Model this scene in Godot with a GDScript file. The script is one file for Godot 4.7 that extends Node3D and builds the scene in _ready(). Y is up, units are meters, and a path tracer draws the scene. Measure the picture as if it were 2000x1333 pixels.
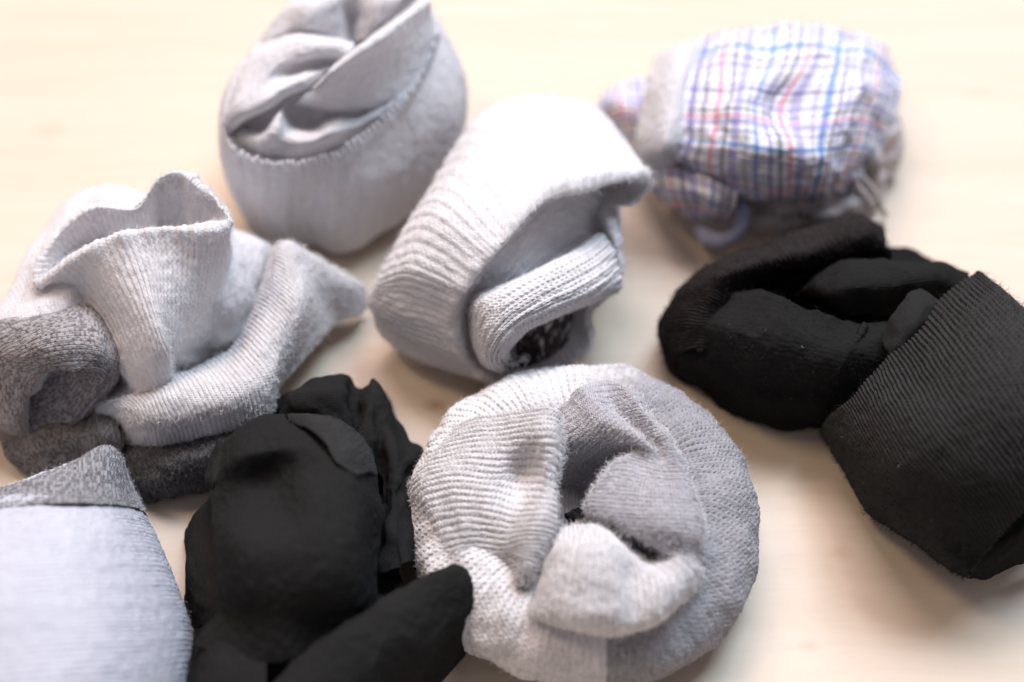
extends Node3D
# A heap of socks on a pale wooden table. Control points are centimetres: right, up, towards the viewer.

var lumps := FastNoiseLite.new()
var dice := RandomNumberGenerator.new()
var mats := {}
var leg := PackedFloat32Array()   # the relief of one stitch

# ---------------------------------------------------------------- helpers
func thing(called: String, label: String, category: String, at: Vector3, group := "") -> Node3D:
	var o := Node3D.new()
	o.name = called
	add_child(o, true)
	o.position = at * 0.01
	o.set_meta("label", label)
	o.set_meta("category", category)
	if group:
		o.set_meta("group", group)
	return o

func commit(called: String, parent: Node3D, arrays: Array, m: Material) -> MeshInstance3D:
	var shift := Vector3.ZERO
	var n := parent
	while n != self:
		shift += n.position
		n = n.get_parent()
	var v: PackedVector3Array = arrays[Mesh.ARRAY_VERTEX]
	for i in v.size():
		v[i] -= shift
	arrays[Mesh.ARRAY_VERTEX] = v
	var mesh := ArrayMesh.new()
	mesh.add_surface_from_arrays(Mesh.PRIMITIVE_TRIANGLES, arrays)
	var o := MeshInstance3D.new()
	o.name = called
	o.mesh = mesh
	o.material_override = m
	parent.add_child(o, true)
	return o

func spline(p: PackedVector3Array, n: int, loop: bool) -> PackedVector3Array:
	# a Catmull-Rom curve through p, as n + 1 points
	var out := PackedVector3Array()
	var k := p.size()
	var spans := k if loop else k - 1
	for i in n + 1:
		var t := float(i) / n * spans
		var j := mini(int(t), spans - 1)
		t -= j
		var a := p[(j - 1 + k) % k] if loop or j > 0 else p[0] * 2.0 - p[1]
		var b := p[j]
		var c := p[(j + 1) % k]
		var d := p[(j + 2) % k] if loop or j + 2 < k else p[k - 1] * 2.0 - p[k - 2]
		out.append(0.5 * (2.0 * b + (c - a) * t + (2.0 * a - 5.0 * b + 4.0 * c - d) * t * t + (3.0 * b - a - 3.0 * c + d) * t * t * t))
	return out

func length(p: PackedVector3Array) -> float:
	var s := 0.0
	for i in p.size() - 1:
		s += p[i].distance_to(p[i + 1])
	return s

func vectors(row: Array) -> PackedVector3Array:
	var p := PackedVector3Array()
	for i in row.size() / 3:
		p.append(Vector3(row[i * 3], row[i * 3 + 1], row[i * 3 + 2]) * 0.01)
	return p

func lined(rows: Array, steps: Array) -> Array:
	# puts a lining before the first loop of a bag: each step is [cm into the bag, share of the way to its middle]
	var rim := vectors(rows[0])
	var next := vectors(rows[1])
	var mid := Vector3.ZERO
	var mid2 := Vector3.ZERO
	for i in rim.size():
		mid += rim[i] / rim.size()
		mid2 += next[i] / rim.size()
	var inward := (mid2 - mid).normalized()
	var out := []
	for s in steps:
		var r := []
		for p in rim:
			var q: Vector3 = (p.lerp(mid, s[1]) + inward * s[0] * 0.01) * 100.0
			r.append_array([q.x, q.y, q.z])
		out.append(r)
	out.append_array(rows)
	return out

# A knitted sheet or bag through the control rows. Settings: loop (each row closes), step (mm between vertices), stitch [wale, course] mm, turn (wales run along the rows),
# rib [mm apart, mm deep, along rows?], crumple [mm, per metre along the row, per metre across], thick (mm), open_bag (no second face), tone (colour by u, v, place)
func cloth(called: String, parent: Node3D, rows: Array, m: Material, o := {}) -> MeshInstance3D:
	var loop: bool = o.get("loop", false)
	var step: float = o.get("step", 0.9) * 0.001
	var lu := 0.0
	var packed := []
	for r in rows:
		packed.append(vectors(r))
	if loop and o.get("open_bag", false):   # both ends of a bag draw together
		for e in 2:
			var p: PackedVector3Array = packed[-1] if e else packed[0]
			var middle := Vector3.ZERO
			for q in p:
				middle += q / p.size()
			for share in [0.6, 0.97]:
				var drawn := PackedVector3Array()
				for q in p:
					drawn.append(q.lerp(middle, share))
				if e:
					packed.append(drawn)
				else:
					packed.push_front(drawn)
	for p in packed:
		lu = maxf(lu, length(spline(p, 40, loop)))
	var lv := 0.0
	for j in packed[0].size():
		var p := PackedVector3Array()
		for r in packed:
			p.append(r[j])
		lv = maxf(lv, length(spline(p, 40, false)))
	var nu := clampi(int(lu / step), 8, 640)
	var nv := clampi(int(lv / step), 8, 640)
	var dense := []
	for p in packed:
		dense.append(spline(p, nu, loop))
	var w := nu + 1
	var pos := PackedVector3Array()
	pos.resize(w * (nv + 1))
	for j in w:
		var p := PackedVector3Array()
		for r in dense:
			p.append(r[j])
		var q := spline(p, nv, false)
		for i in nv + 1:
			pos[i * w + j] = q[i]
	var nor := normals(pos, w, nv + 1, loop)
	# which way is out: away from the middle of a bag, up and to the front on a sheet
	var sum := 0.0
	var mid := Vector3.ZERO
	var from := (nv / 2) * w if loop else 0
	for i in range(from, pos.size(), 7):
		mid += pos[i]
	mid /= ceilf((pos.size() - from) / 7.0)
	for i in range(from, pos.size(), 7):
		sum += nor[i].dot(pos[i] - mid) if loop else nor[i].dot(Vector3(0, 0.77, 0.64))
	var way := signf(sum) * (-1.0 if o.get("inside_out", false) else 1.0)
	# relief: ribs and crumples, along the normals
	var rib: Array = o.get("rib", [])
	var crumple: Array = o.get("crumple", [0.6, 60.0, 60.0])
	var stitch: Array = o.get("stitch", [1.6, 1.3])
	var turned: bool = o.get("turn", false)
	var wales := roundf((lv if turned else lu) * 1000.0 / stitch[0])
	var courses := roundf((lu if turned else lv) * 1000.0 / stitch[1])
	var stitch_mm: float = o.get("stitch_mm", 0.0)
	var hem: Array = o.get("hem", [])   # [mm proud, mm wide, number of the rim's row]
	var hem_at := 0.0
	if hem:
		hem_at = (hem[2] + 2.0) / (packed.size() - 1.0)
	var crease: Array = o.get("crease", [])   # [mm, per metre]
	var ribs := 0.0
	if rib:
		ribs = roundf((lv if rib[2] else lu) * 1000.0 / rib[0])
	var seed_at := float(absi(hash(called)) % 997)
	for i in nv + 1:
		var v := float(i) / nv
		for j in w:
			var k := i * w + j
			var u := float(j) / nu
			var p := pos[k]
			var side := 1.0 if not loop else 1.0
			var d: float = lumps.get_noise_3d(u * lu * crumple[1] + seed_at, v * lv * crumple[2], seed_at) * crumple[0] * 0.0022
			if loop:
				d *= minf(1.0, minf(u, 1.0 - u) * 12.0)
			if crease:
				var q: Vector3 = p * crease[1]
				d += (pow(1.0 - absf(lumps.get_noise_3d(q.x + seed_at, q.y * 0.7, q.z * 0.7)), 4.0) - 0.3) * crease[0] * 0.001
			d += lumps.get_noise_3d(p.x * 260.0, p.y * 260.0, p.z * 260.0) * 0.00035
			if hem and absf(v - hem_at) < 0.3:
				d += hem[0] * 0.001 * exp(-pow((v - hem_at) * lv * 1000.0 / hem[1], 2.0)) * (0.8 + 0.5 * lumps.get_noise_1d(u * 40.0))
			if stitch_mm > 0.0:
				var su := u * (courses if turned else wales)
				var sv := v * (wales if turned else courses)
				var cx := int(fposmod(sv if turned else su, 1.0) * CELL)
				var cy := int(fposmod(su if turned else sv, 1.0) * CELL)
				d += (leg[cy * CELL + cx] - 0.7) * stitch_mm * 0.001
			if rib:
				var c := (v if rib[2] else u) * ribs + lumps.get_noise_2d(u * 9.0 + seed_at, v * 9.0) * 0.35
				var flat := 1.0
				if hem:
					flat -= 0.75 * exp(-pow((v - hem_at) * lv * 250.0, 2.0))
				d += (absf(sin(c * PI)) - 0.6) * rib[1] * 0.001 * flat
			pos[k] = p + nor[k] * way * d * side
			if pos[k].y < 0.0006:
				pos[k].y = 0.0006
	nor = normals(pos, w, nv + 1, loop)
	var verts := PackedVector3Array()
	var norms := PackedVector3Array()
	var uvs := PackedVector2Array()
	var cols := PackedColorArray()
	var index := PackedInt32Array()
	var tone = o.get("tone")
	var plain: Color = o.get("color", Color.WHITE)
	var thick: float = o.get("thick", 1.4) * 0.001
	var rings := []   # rows of the whole shell: [row, how far round the edge (0 front, 1 back)]
	for i in nv + 1:
		rings.append([i, 0.0, 0])
	if not o.get("open_bag", false):
		for e in [0.25, 0.5, 0.75]:
			rings.append([nv, e, 1])
		for i in nv + 1:
			rings.append([nv - i, 1.0, 0])
		for e in [0.75, 0.5, 0.25]:
			rings.append([0, e, -1])
		rings.append([0, 0.0, 0])
	for g in rings:
		var i: int = g[0]
		var turn: float = g[1] * PI
		for j in w:
			var k := i * w + j
			var n := nor[k] * way
			var p := pos[k]
			if g[1] > 0.0:
				var along := Vector3.ZERO
				if g[2] != 0:
					along = (pos[k] - pos[k - w]).normalized() if g[2] > 0 else (pos[k] - pos[k + w]).normalized()
				p = p - n * thick * 0.5 + (n * cos(turn) + along * sin(turn)) * thick * 0.5
				n = n * cos(turn) + along * sin(turn)
			verts.append(p)
			norms.append(n)
			var u := float(j) / nu
			var v := float(i) / nv
			uvs.append(Vector2(v * wales, u * courses) / 24.0 if o.get("turn", false) else Vector2(u * wales, v * courses) / 24.0)
			cols.append((tone as Callable).call(u, v, pos[k]) if tone != null else plain)
	for a in rings.size() - 1:
		for j in nu:
			var k := a * w + j
			if way < 0.0:
				index.append_array(PackedInt32Array([k, k + 1, k + w, k + 1, k + w + 1, k + w]))
			else:
				index.append_array(PackedInt32Array([k, k + w, k + 1, k + 1, k + w, k + w + 1]))
	if not loop and not o.get("open_bag", false):
		for j in [0, nu]:   # the two side edges of a sheet
			var first := verts.size()
			for i in nv + 1:
				var k: int = i * w + j
				var n := nor[k] * way
				var along := (pos[k] - pos[k + (1 if j == 0 else -1)]).normalized()
				for e in 5:
					var turn := e * PI / 4.0
					var dir := n * cos(turn) + along * sin(turn)
					verts.append(pos[k] - n * thick * 0.5 + dir * thick * 0.5)
					norms.append(dir)
					uvs.append(uvs[k])
					cols.append(cols[k])
			for i in nv:
				for e in 4:
					var k := first + i * 5 + e
					index.append_array(PackedInt32Array([k, k + 5, k + 1, k + 1, k + 5, k + 6]))
	var arrays := []
	arrays.resize(Mesh.ARRAY_MAX)
	arrays[Mesh.ARRAY_VERTEX] = verts
	arrays[Mesh.ARRAY_NORMAL] = norms
	arrays[Mesh.ARRAY_TEX_UV] = uvs
	arrays[Mesh.ARRAY_COLOR] = cols
	arrays[Mesh.ARRAY_INDEX] = index
	var made := commit(called, parent, arrays, m)
	var hairs: int = o.get("fuzz", 0)
	if hairs:
		fuzz(made, parent, pos, nor, way, hairs, o.get("fuzz_mm", 1.6), o.get("fuzz_material", mats.fuzz_white))
	if o.get("lint", 0):
		fuzz(made, parent, pos, nor, way, o.lint, 0.7, o.lint_material, "lint")
	return made

func normals(pos: PackedVector3Array, w: int, h: int, loop: bool) -> PackedVector3Array:
	var out := PackedVector3Array()
	out.resize(pos.size())
	for i in h:
		var up := mini(i + 1, h - 1) * w
		var down := maxi(i - 1, 0) * w
		for j in w:
			var l := j - 1
			var r := j + 1
			if l < 0:
				l = w - 2 if loop else 0
			if r >= w:
				r = 1 if loop else w - 1
			out[i * w + j] = (pos[i * w + r] - pos[i * w + l]).cross(pos[up + j] - pos[down + j]).normalized()
	return out

func fuzz(on: Node3D, parent: Node3D, pos: PackedVector3Array, nor: PackedVector3Array, way: float, count: int, mm: float, m: Material, called := "loose_fibres") -> void:
	# loose fibres standing off the knit
	var mm_ := MultiMesh.new()
	mm_.transform_format = MultiMesh.TRANSFORM_3D
	mm_.mesh = mats.hair
	mm_.instance_count = count
	var shift := parent.position
	for c in count:
		var k := dice.randi() % pos.size()
		var n := (nor[k] * way + Vector3(dice.randfn(), dice.randfn(), dice.randfn()) * 0.7).normalized()
		var side := n.cross(Vector3(dice.randfn(), dice.randfn(), dice.randfn())).normalized()
		var long := mm * 0.001 * dice.randf_range(0.4, 1.5)
		var b := Basis(side * long, n * long, side.cross(n) * long)
		mm_.set_instance_transform(c, Transform3D(b, pos[k] - shift + Vector3(dice.randfn(), dice.randfn(), dice.randfn()) * 0.0003))
	var o := MultiMeshInstance3D.new()
	o.name = called
	o.multimesh = mm_
	o.material_override = m
	o.set_meta("kind", "stuff")
	parent.add_child(o, true)

func hair_mesh() -> ArrayMesh:
	# a bent fibre one unit long, a three-sided thread
	var st := SurfaceTool.new()
	st.begin(Mesh.PRIMITIVE_TRIANGLES)
	var ring := []
	for i in 4:
		var t := i / 3.0
		var c := Vector3(0.45 * t * t, t * (1.0 - 0.25 * t), 0.12 * sin(t * 4.0))
		var r := 0.034 * (1.0 - 0.6 * t)
		ring.append([c + Vector3(r, 0, 0), c + Vector3(-r * 0.5, 0, r * 0.87), c + Vector3(-r * 0.5, 0, -r * 0.87)])
	for i in 3:
		for s in 3:
			var a: Vector3 = ring[i][s]
			var b: Vector3 = ring[i][(s + 1) % 3]
			var c: Vector3 = ring[i + 1][s]
			var d: Vector3 = ring[i + 1][(s + 1) % 3]
			for p in [a, b, c, b, d, c]:
				st.add_vertex(p)
	st.generate_normals()
	return st.commit()

# A roll of cloth along a path of [right, up, forward, radius] in cm.
func roll(called: String, parent: Node3D, path: Array, m: Material, o := {}) -> MeshInstance3D:
	var closed: bool = o.get("closed", false)
	var c := PackedVector3Array()
	var r := PackedVector3Array()
	for p in path:
		c.append(Vector3(p[0], p[1], p[2]) * 0.01)
		r.append(Vector3(p[3] * 0.01, 0, 0))
	var step: float = o.get("step", 1.0) * 0.001
	var long := length(spline(c, 80, closed))
	var nv := clampi(int(long / step), 6, 800)
	c = spline(c, nv, closed)
	r = spline(r, nv, closed)
	var around := clampi(int(TAU * r[nv / 2].x / step), 6, 240)
	var w := around + 1
	var pos := PackedVector3Array()
	var rib: Array = o.get("rib", [])
	var ribs := roundf(long * 1000.0 / rib[0]) if rib else 0.0
	var crumple: Array = o.get("crumple", [0.4, 50.0, 50.0])
	var seed_at := float(absi(hash(called)) % 997)
	var squash: float = o.get("squash", 1.0)
	var stitch: Array = o.get("stitch", [1.6, 1.3])
	var stitch_mm: float = o.get("stitch_mm", 0.0)
	var across := TAU * r[nv / 2].x * 1000.0
	var wales := roundf(long * 1000.0 / stitch[0])
	var courses := roundf(across / stitch[1])
	for i in nv + 1:
		var a := c[i - 1] if i > 0 else (c[nv - 1] if closed else c[0])
		var b := c[i + 1] if i < nv else (c[1] if closed else c[nv])
		var t := (b - a).normalized()
		var s := t.cross(Vector3.UP).normalized()
		var up := s.cross(t).normalized()
		var v := float(i) / nv
		var taper := 1.0
		if not closed:
			taper = sqrt(clampf(minf(v, 1.0 - v) * long / maxf(r[i].x, 0.0001), 0.0, 1.0))
		for j in w:
			var ang := TAU * j / around
			var d := r[i].x * taper
			var dir := s * cos(ang) + up * sin(ang) * squash
			var at := c[i] + dir * d
			d += lumps.get_noise_3d(at.x * crumple[1] * 2.0 + seed_at, at.y * crumple[2] * 2.0, at.z * crumple[1] * 2.0) * crumple[0] * 0.002
			if stitch_mm > 0.0:
				var cx := int(fposmod(v * wales, 1.0) * CELL)
				var cy := int(fposmod(float(j) / around * courses, 1.0) * CELL)
				d += (leg[cy * CELL + cx] - 0.7) * stitch_mm * 0.001
			if rib:
				d += (absf(sin((v * ribs + lumps.get_noise_2d(v * 40.0, j * 0.1) * 0.4 + o.get("slant", 0.0) * j / around) * PI)) - 0.6) * rib[1] * 0.001
			at = c[i] + dir * d
			at.y = maxf(at.y, 0.0006)
			pos.append(at)
	var nor := normals(pos, w, nv + 1, true)
	if closed:
		for j in w:
			var n := (nor[j] + nor[nv * w + j]).normalized()
			nor[j] = n
			nor[nv * w + j] = n
	var way := signf(nor[(nv / 2) * w].dot(pos[(nv / 2) * w] - c[nv / 2]))
	var norms := PackedVector3Array()
	var uvs := PackedVector2Array()
	var cols := PackedColorArray()
	var index := PackedInt32Array()
	var tone = o.get("tone")
	var plain: Color = o.get("color", Color.WHITE)
	for i in nv + 1:
		for j in w:
			norms.append(nor[i * w + j] * way)
			var x := float(j) / around
			var y := float(i) / nv
			uvs.append(Vector2(y * roundf(long * 1000.0 / stitch[0]), x * roundf(across / stitch[1])) / 24.0 if o.get("turn", true) else Vector2(x * roundf(across / stitch[0]), y * roundf(long * 1000.0 / stitch[1])) / 24.0)
			cols.append((tone as Callable).call(x, y, pos[i * w + j]) if tone != null else plain)
	for i in nv:
		for j in around:
			var k := i * w + j
			if way < 0.0:
				index.append_array(PackedInt32Array([k, k + 1, k + w, k + 1, k + w + 1, k + w]))
			else:
				index.append_array(PackedInt32Array([k, k + w, k + 1, k + 1, k + w, k + w + 1]))
	var arrays := []
	arrays.resize(Mesh.ARRAY_MAX)
	arrays[Mesh.ARRAY_VERTEX] = pos
	arrays[Mesh.ARRAY_NORMAL] = norms
	arrays[Mesh.ARRAY_TEX_UV] = uvs
	arrays[Mesh.ARRAY_COLOR] = cols
	arrays[Mesh.ARRAY_INDEX] = index
	var copy := pos.duplicate()
	var made := commit(called, parent, arrays, m)
	if o.get("fuzz", 0):
		fuzz(made, parent, copy, nor, way, o.fuzz, o.get("fuzz_mm", 1.2), o.get("fuzz_material", mats.fuzz_white))
	return made

# ---------------------------------------------------------------- materials
const STITCHES := 24
const CELL := 22

func knit_pictures(marl: float, fluff: float, share_dark := 0.5) -> Array:
	# [relief, colour]: 24 x 24 stitches of stocking stitch, each a V of two slanting yarn legs. marl: how far the dark fibres differ; fluff: how far hairiness hides the stitches
	var side := STITCHES * CELL
	leg = PackedFloat32Array()
	var which := PackedByteArray()
	for y in CELL:
		for x in CELL:
			var best := 0.0
			var who := 0
			for s in 2:
				for wrap in [-1.0, 0.0, 1.0]:
					var p := Vector2((x + 0.5) / CELL, (y + 0.5) / CELL + wrap)
					var a := Vector2(0.47, 1.15) if s == 0 else Vector2(0.53, 1.15)
					var b := Vector2(0.17, 0.0) if s == 0 else Vector2(0.83, 0.0)
					var q := Geometry2D.get_closest_point_to_segment(p, a, b)
					var far := Vector2((p.x - q.x), (p.y - q.y) * 0.8).length() / 0.23
					var t := q.distance_to(a) / a.distance_to(b)
					var h := sqrt(maxf(0.0, 1.0 - far * far)) * (0.75 + 0.35 * sin(t * PI))
					if h > best:
						best = h
						who = s
			leg.append(best)
			which.append(who)
	var grain := FastNoiseLite.new()
	grain.seed = 5
	grain.frequency = 0.16
	var relief := PackedByteArray()
	var colour := PackedByteArray()
	relief.resize(side * side)
	colour.resize(side * side)
	for sy in STITCHES:
		for sx in STITCHES:
			var high := dice.randf_range(0.8, 1.05)
			var tone := [1.0, 1.0]
			for s in 2:
				tone[s] = 1.0 - marl * (1.0 if dice.randf() < share_dark else 0.0) * dice.randf_range(0.4, 1.0) - 0.05 * dice.randf()
			for y in CELL:
				for x in CELL:
					var px := sx * CELL + x
					var py := sy * CELL + y
					var n := grain.get_noise_2d(px, py)
					var c := y * CELL + x
					relief[py * side + px] = int(clampf(leg[c] * high * (1.0 - fluff) + fluff * 0.5 + n * (0.10 + fluff * 0.5), 0.0, 1.0) * 255.0)
					var f: float = tone[which[c]] + n * (0.05 + marl * 0.35)
					colour[py * side + px] = int(clampf(pow(clampf(f, 0.02, 1.0), 0.4545), 0.0, 1.0) * 255.0)
	var out := []
	for d in [relief, colour]:
		out.append(ImageTexture.create_from_image(Image.create_from_data(side, side, false, Image.FORMAT_L8, d)))
	return out

func knit(pictures: Array, depth_mm: float, base := Color.WHITE, sheen := 0.35, soft := 0.0) -> StandardMaterial3D:
	var m := StandardMaterial3D.new()
	m.albedo_color = base
	m.vertex_color_use_as_albedo = true
	m.albedo_texture = pictures[1]
	m.roughness = 0.95
	m.metallic_specular = 0.25
	m.heightmap_enabled = true
	m.heightmap_texture = pictures[0]
	m.heightmap_scale = depth_mm * 0.1
	m.rim_enabled = sheen > 0.0
	m.rim = sheen
	m.rim_tint = 0.4
	if soft > 0.0:
		m.backlight_enabled = true
		m.backlight = Color(soft, soft, soft)
	m.cull_mode = BaseMaterial3D.CULL_DISABLED
	return m

func thread(c: Color) -> StandardMaterial3D:
	var m := StandardMaterial3D.new()
	m.albedo_color = c.linear_to_srgb()
	m.roughness = 0.9
	m.metallic_specular = 0.2
	m.cull_mode = BaseMaterial3D.CULL_DISABLED
	return m

func plaid_picture() -> ImageTexture:
	# printed check: [place, width, colour] of the stripes each way over one repeat
	var blue := Color(0.10, 0.35, 0.68)
	var navy := Color(0.22, 0.20, 0.46)
	var lilac := Color(0.48, 0.46, 0.72)
	var red := Color(0.90, 0.20, 0.26)
	var coal := Color(0.20, 0.20, 0.23)
	var grey := Color(0.55, 0.55, 0.55)
	var up := [[0.05, 0.02, navy], [0.11, 0.012, coal], [0.18, 0.012, red], [0.25, 0.014, coal], [0.31, 0.03, lilac], [0.38, 0.012, grey], [0.44, 0.014, blue], [0.52, 0.012, navy], [0.58, 0.016, coal], [0.64, 0.012, red], [0.70, 0.03, lilac], [0.78, 0.012, grey], [0.84, 0.026, blue], [0.91, 0.014, coal], [0.96, 0.012, lilac]]
	var over := [[0.04, 0.014, lilac], [0.10, 0.02, navy], [0.17, 0.012, grey], [0.24, 0.03, lilac], [0.32, 0.016, coal], [0.385, 0.014, red], [0.44, 0.03, lilac], [0.53, 0.014, navy], [0.60, 0.012, grey], [0.68, 0.028, blue], [0.78, 0.018, coal], [0.86, 0.03, lilac], [0.94, 0.012, grey]]
	var side := 512
	var im := Image.create_empty(side, side, false, Image.FORMAT_RGB8)
	var lines := [[], []]
	for way in 2:
		for i in side:
			var c := Color(1, 1, 1, 0)
			for s in [up, over][way]:
				if absf(i / float(side) - s[0]) < s[1] * 0.8:
					c = s[2]
			lines[way].append(c)
	for y in side:
		for x in side:
			var c := Color(0.90, 0.90, 0.93)
			var a: Color = lines[0][x]
			var b: Color = lines[1][y]
			var wobble := 0.46 + 0.3 * lumps.get_noise_2d(x * 0.25, y * 0.25)
			if a.a > 0.5:
				c = c.lerp(a, wobble)
			if b.a > 0.5:
				c = c.lerp(b, wobble)
			im.set_pixel(x, y, c)
	return ImageTexture.create_from_image(im)

func wood_picture() -> ImageTexture:
	# pale birch: long grain lines, broad figure and a few pin knots, over 64 x 64 cm
	var wide := 1024
	var high := 1024
	var n := FastNoiseLite.new()
	n.seed = 11
	n.frequency = 1.0
	n.fractal_octaves = 3
	var data := PackedByteArray()
	data.resize(wide * high * 3)
	var knots := [[0.959, 0.794, 0.0032, 0.75], [0.709, 0.577, 0.006, 0.2], [0.16, 0.884, 0.003, 0.25], [0.098, 0.867, 0.004, 0.12], [0.299, 0.54, 0.005, 0.12], [0.138, 0.935, 0.0025, 0.25]]
	for y in high:
		for x in wide:
			var u := x / float(wide)
			var v := y / float(high)
			var bend := n.get_noise_2d(u * 3.0, v * 4.0) * 0.012
			var figure := n.get_noise_2d(u * 2.2 + 9.0, (v + bend) * 22.0)
			var line := n.get_noise_2d(u * 5.0, (v + bend) * 110.0)
			var pore := n.get_noise_2d(u * 40.0, v * 420.0)
			var k := figure * 0.32 + line * 0.30 + maxf(0.0, pore - 0.15) * 0.5
			var c := Color(0.625, 0.53, 0.435).lerp(Color(0.555, 0.45, 0.345), clampf(k + 0.25, 0.0, 1.0))
			for s in knots:
				var d: float = Vector2((u - s[0]) * 0.7, v - s[1]).length() / s[2]
				if d < 2.2:
					c = c.lerp(Color(0.36, 0.20, 0.11), clampf(1.0 - d * 0.55, 0.0, 1.0) * s[3])
			c = c.linear_to_srgb()
			var at := (y * wide + x) * 3
			data[at] = int(clampf(c.r, 0, 1) * 255.0)
			data[at + 1] = int(clampf(c.g, 0, 1) * 255.0)
			data[at + 2] = int(clampf(c.b, 0, 1) * 255.0)
	return ImageTexture.create_from_image(Image.create_from_data(wide, high, false, Image.FORMAT_RGB8, data))

func area(called: String, at: Vector3, towards: Vector3, size: Vector2, energy: float, c: Color) -> void:
	var l := AreaLight3D.new()
	l.name = called
	l.area_size = size
	l.light_energy = energy
	l.light_color = c
	l.shadow_enabled = true
	add_child(l)
	l.look_at_from_position(at, towards, Vector3.UP)

# ---------------------------------------------------------------- the scene
func _ready() -> void:
	dice.seed = 7
	lumps.seed = 3
	lumps.frequency = 1.0
	lumps.fractal_octaves = 2
	lumps.noise_type = FastNoiseLite.TYPE_SIMPLEX_SMOOTH

	var eye := Camera3D.new()
	eye.name = "camera"
	add_child(eye)
	eye.fov = 26.99
	eye.near = 0.05
	eye.far = 20.0
	var lens := CameraAttributesPhysical.new()
	lens.frustum_focal_length = 50.0
	lens.frustum_focus_distance = 0.43
	lens.frustum_near = 0.05
	lens.frustum_far = 20.0
	lens.exposure_aperture = 3.6
	eye.attributes = lens
	eye.look_at_from_position(Vector3(0, 0.383022, 0.321394), Vector3.ZERO, Vector3.UP)
	eye.current = true

	var env := Environment.new()
	env.background_mode = Environment.BG_COLOR
	env.background_color = Color(0.56, 0.54, 0.555)
	env.tonemap_mode = Environment.TONE_MAPPER_LINEAR
	env.tonemap_exposure = 1.0
	env.sdfgi_enabled = true
	env.ssao_enabled = true
	env.ssil_enabled = true
	var we := WorldEnvironment.new()
	we.name = "environment"
	we.environment = env
	add_child(we)
	area("window_light", Vector3(0.50, 1.45, -0.55), Vector3(0, 0, -0.03), Vector2(0.6, 0.6), 2.6, Color(0.87, 0.94, 1.0))
	area("skylight", Vector3(-0.15, 1.55, -0.75), Vector3(0, 0, -0.03), Vector2(0.8, 0.6), 2.45, Color(1.0, 0.92, 0.91))
	area("room_light", Vector3(-0.75, 1.40, -0.15), Vector3(0, 0, -0.03), Vector2(0.35, 0.35), 0.75, Color(1.0, 0.88, 0.74))

	mats.hair = hair_mesh()
	mats.fuzz_white = thread(Color(0.80, 0.79, 0.80))
	mats.fuzz_grey = thread(Color(0.42, 0.41, 0.43))
	mats.fuzz_black = thread(Color(0.035, 0.032, 0.034))
	var yarn := knit_pictures(0.05, 0.25)
	var plush := knit_pictures(0.06, 0.75)
	var marled := knit_pictures(0.62, 0.2, 0.55)
	var heather := knit_pictures(0.16, 0.25, 0.5)
	mats.yarn = knit(yarn, 0.5, Color.WHITE, 0.2, 0.7)
	mats.plush = knit(plush, 0.4, Color.WHITE, 0.2, 0.7)
	mats.fine = knit(yarn, 0.25, Color.WHITE, 0.2, 0.7)
	mats.marl = knit(marled, 0.5)
	mats.heather = knit(heather, 0.5, Color.WHITE, 0.2, 0.5)
	mats.black = knit(yarn, 0.4, Color.WHITE, 0.0)
	mats.black_plush = knit(plush, 0.3, Color.WHITE, 0.0)
	mats.black_fine = knit(yarn, 0.12, Color.WHITE, 0.0)

	for m in [mats.black, mats.black_plush, mats.black_fine]:
		m.metallic_specular = 0.2
	mats.black_fine.metallic_specular = 0.12
	# --- the table
	var board := StandardMaterial3D.new()
	board.albedo_texture = wood_picture()
	board.roughness = 0.5
	board.metallic_specular = 0.45
	var st := SurfaceTool.new()
	st.begin(Mesh.PRIMITIVE_TRIANGLES)
	var box := BoxMesh.new()
	box.size = Vector3(1.28, 0.03, 0.96)
	var top := PlaneMesh.new()
	top.size = Vector2(1.28, 0.96)
	st.append_from(box, 0, Transform3D(Basis.IDENTITY, Vector3(0, -0.0155, 0)))
	st.append_from(top, 0, Transform3D.IDENTITY)
	var table := MeshInstance3D.new()
	table.name = "table_top"
	table.mesh = st.commit()
	board.uv1_scale = Vector3(2.0, 1.5, 1.0)
	table.material_override = board
	table.set_meta("kind", "structure")
	table.set_meta("label", "pale birch table top under the socks")
	add_child(table)

	ring_sock()
	white_sock()
	left_socks()
	front_sock()
	dress_sock()
	dark_socks()
	twisted_sock()
	plaid_sock()

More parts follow.
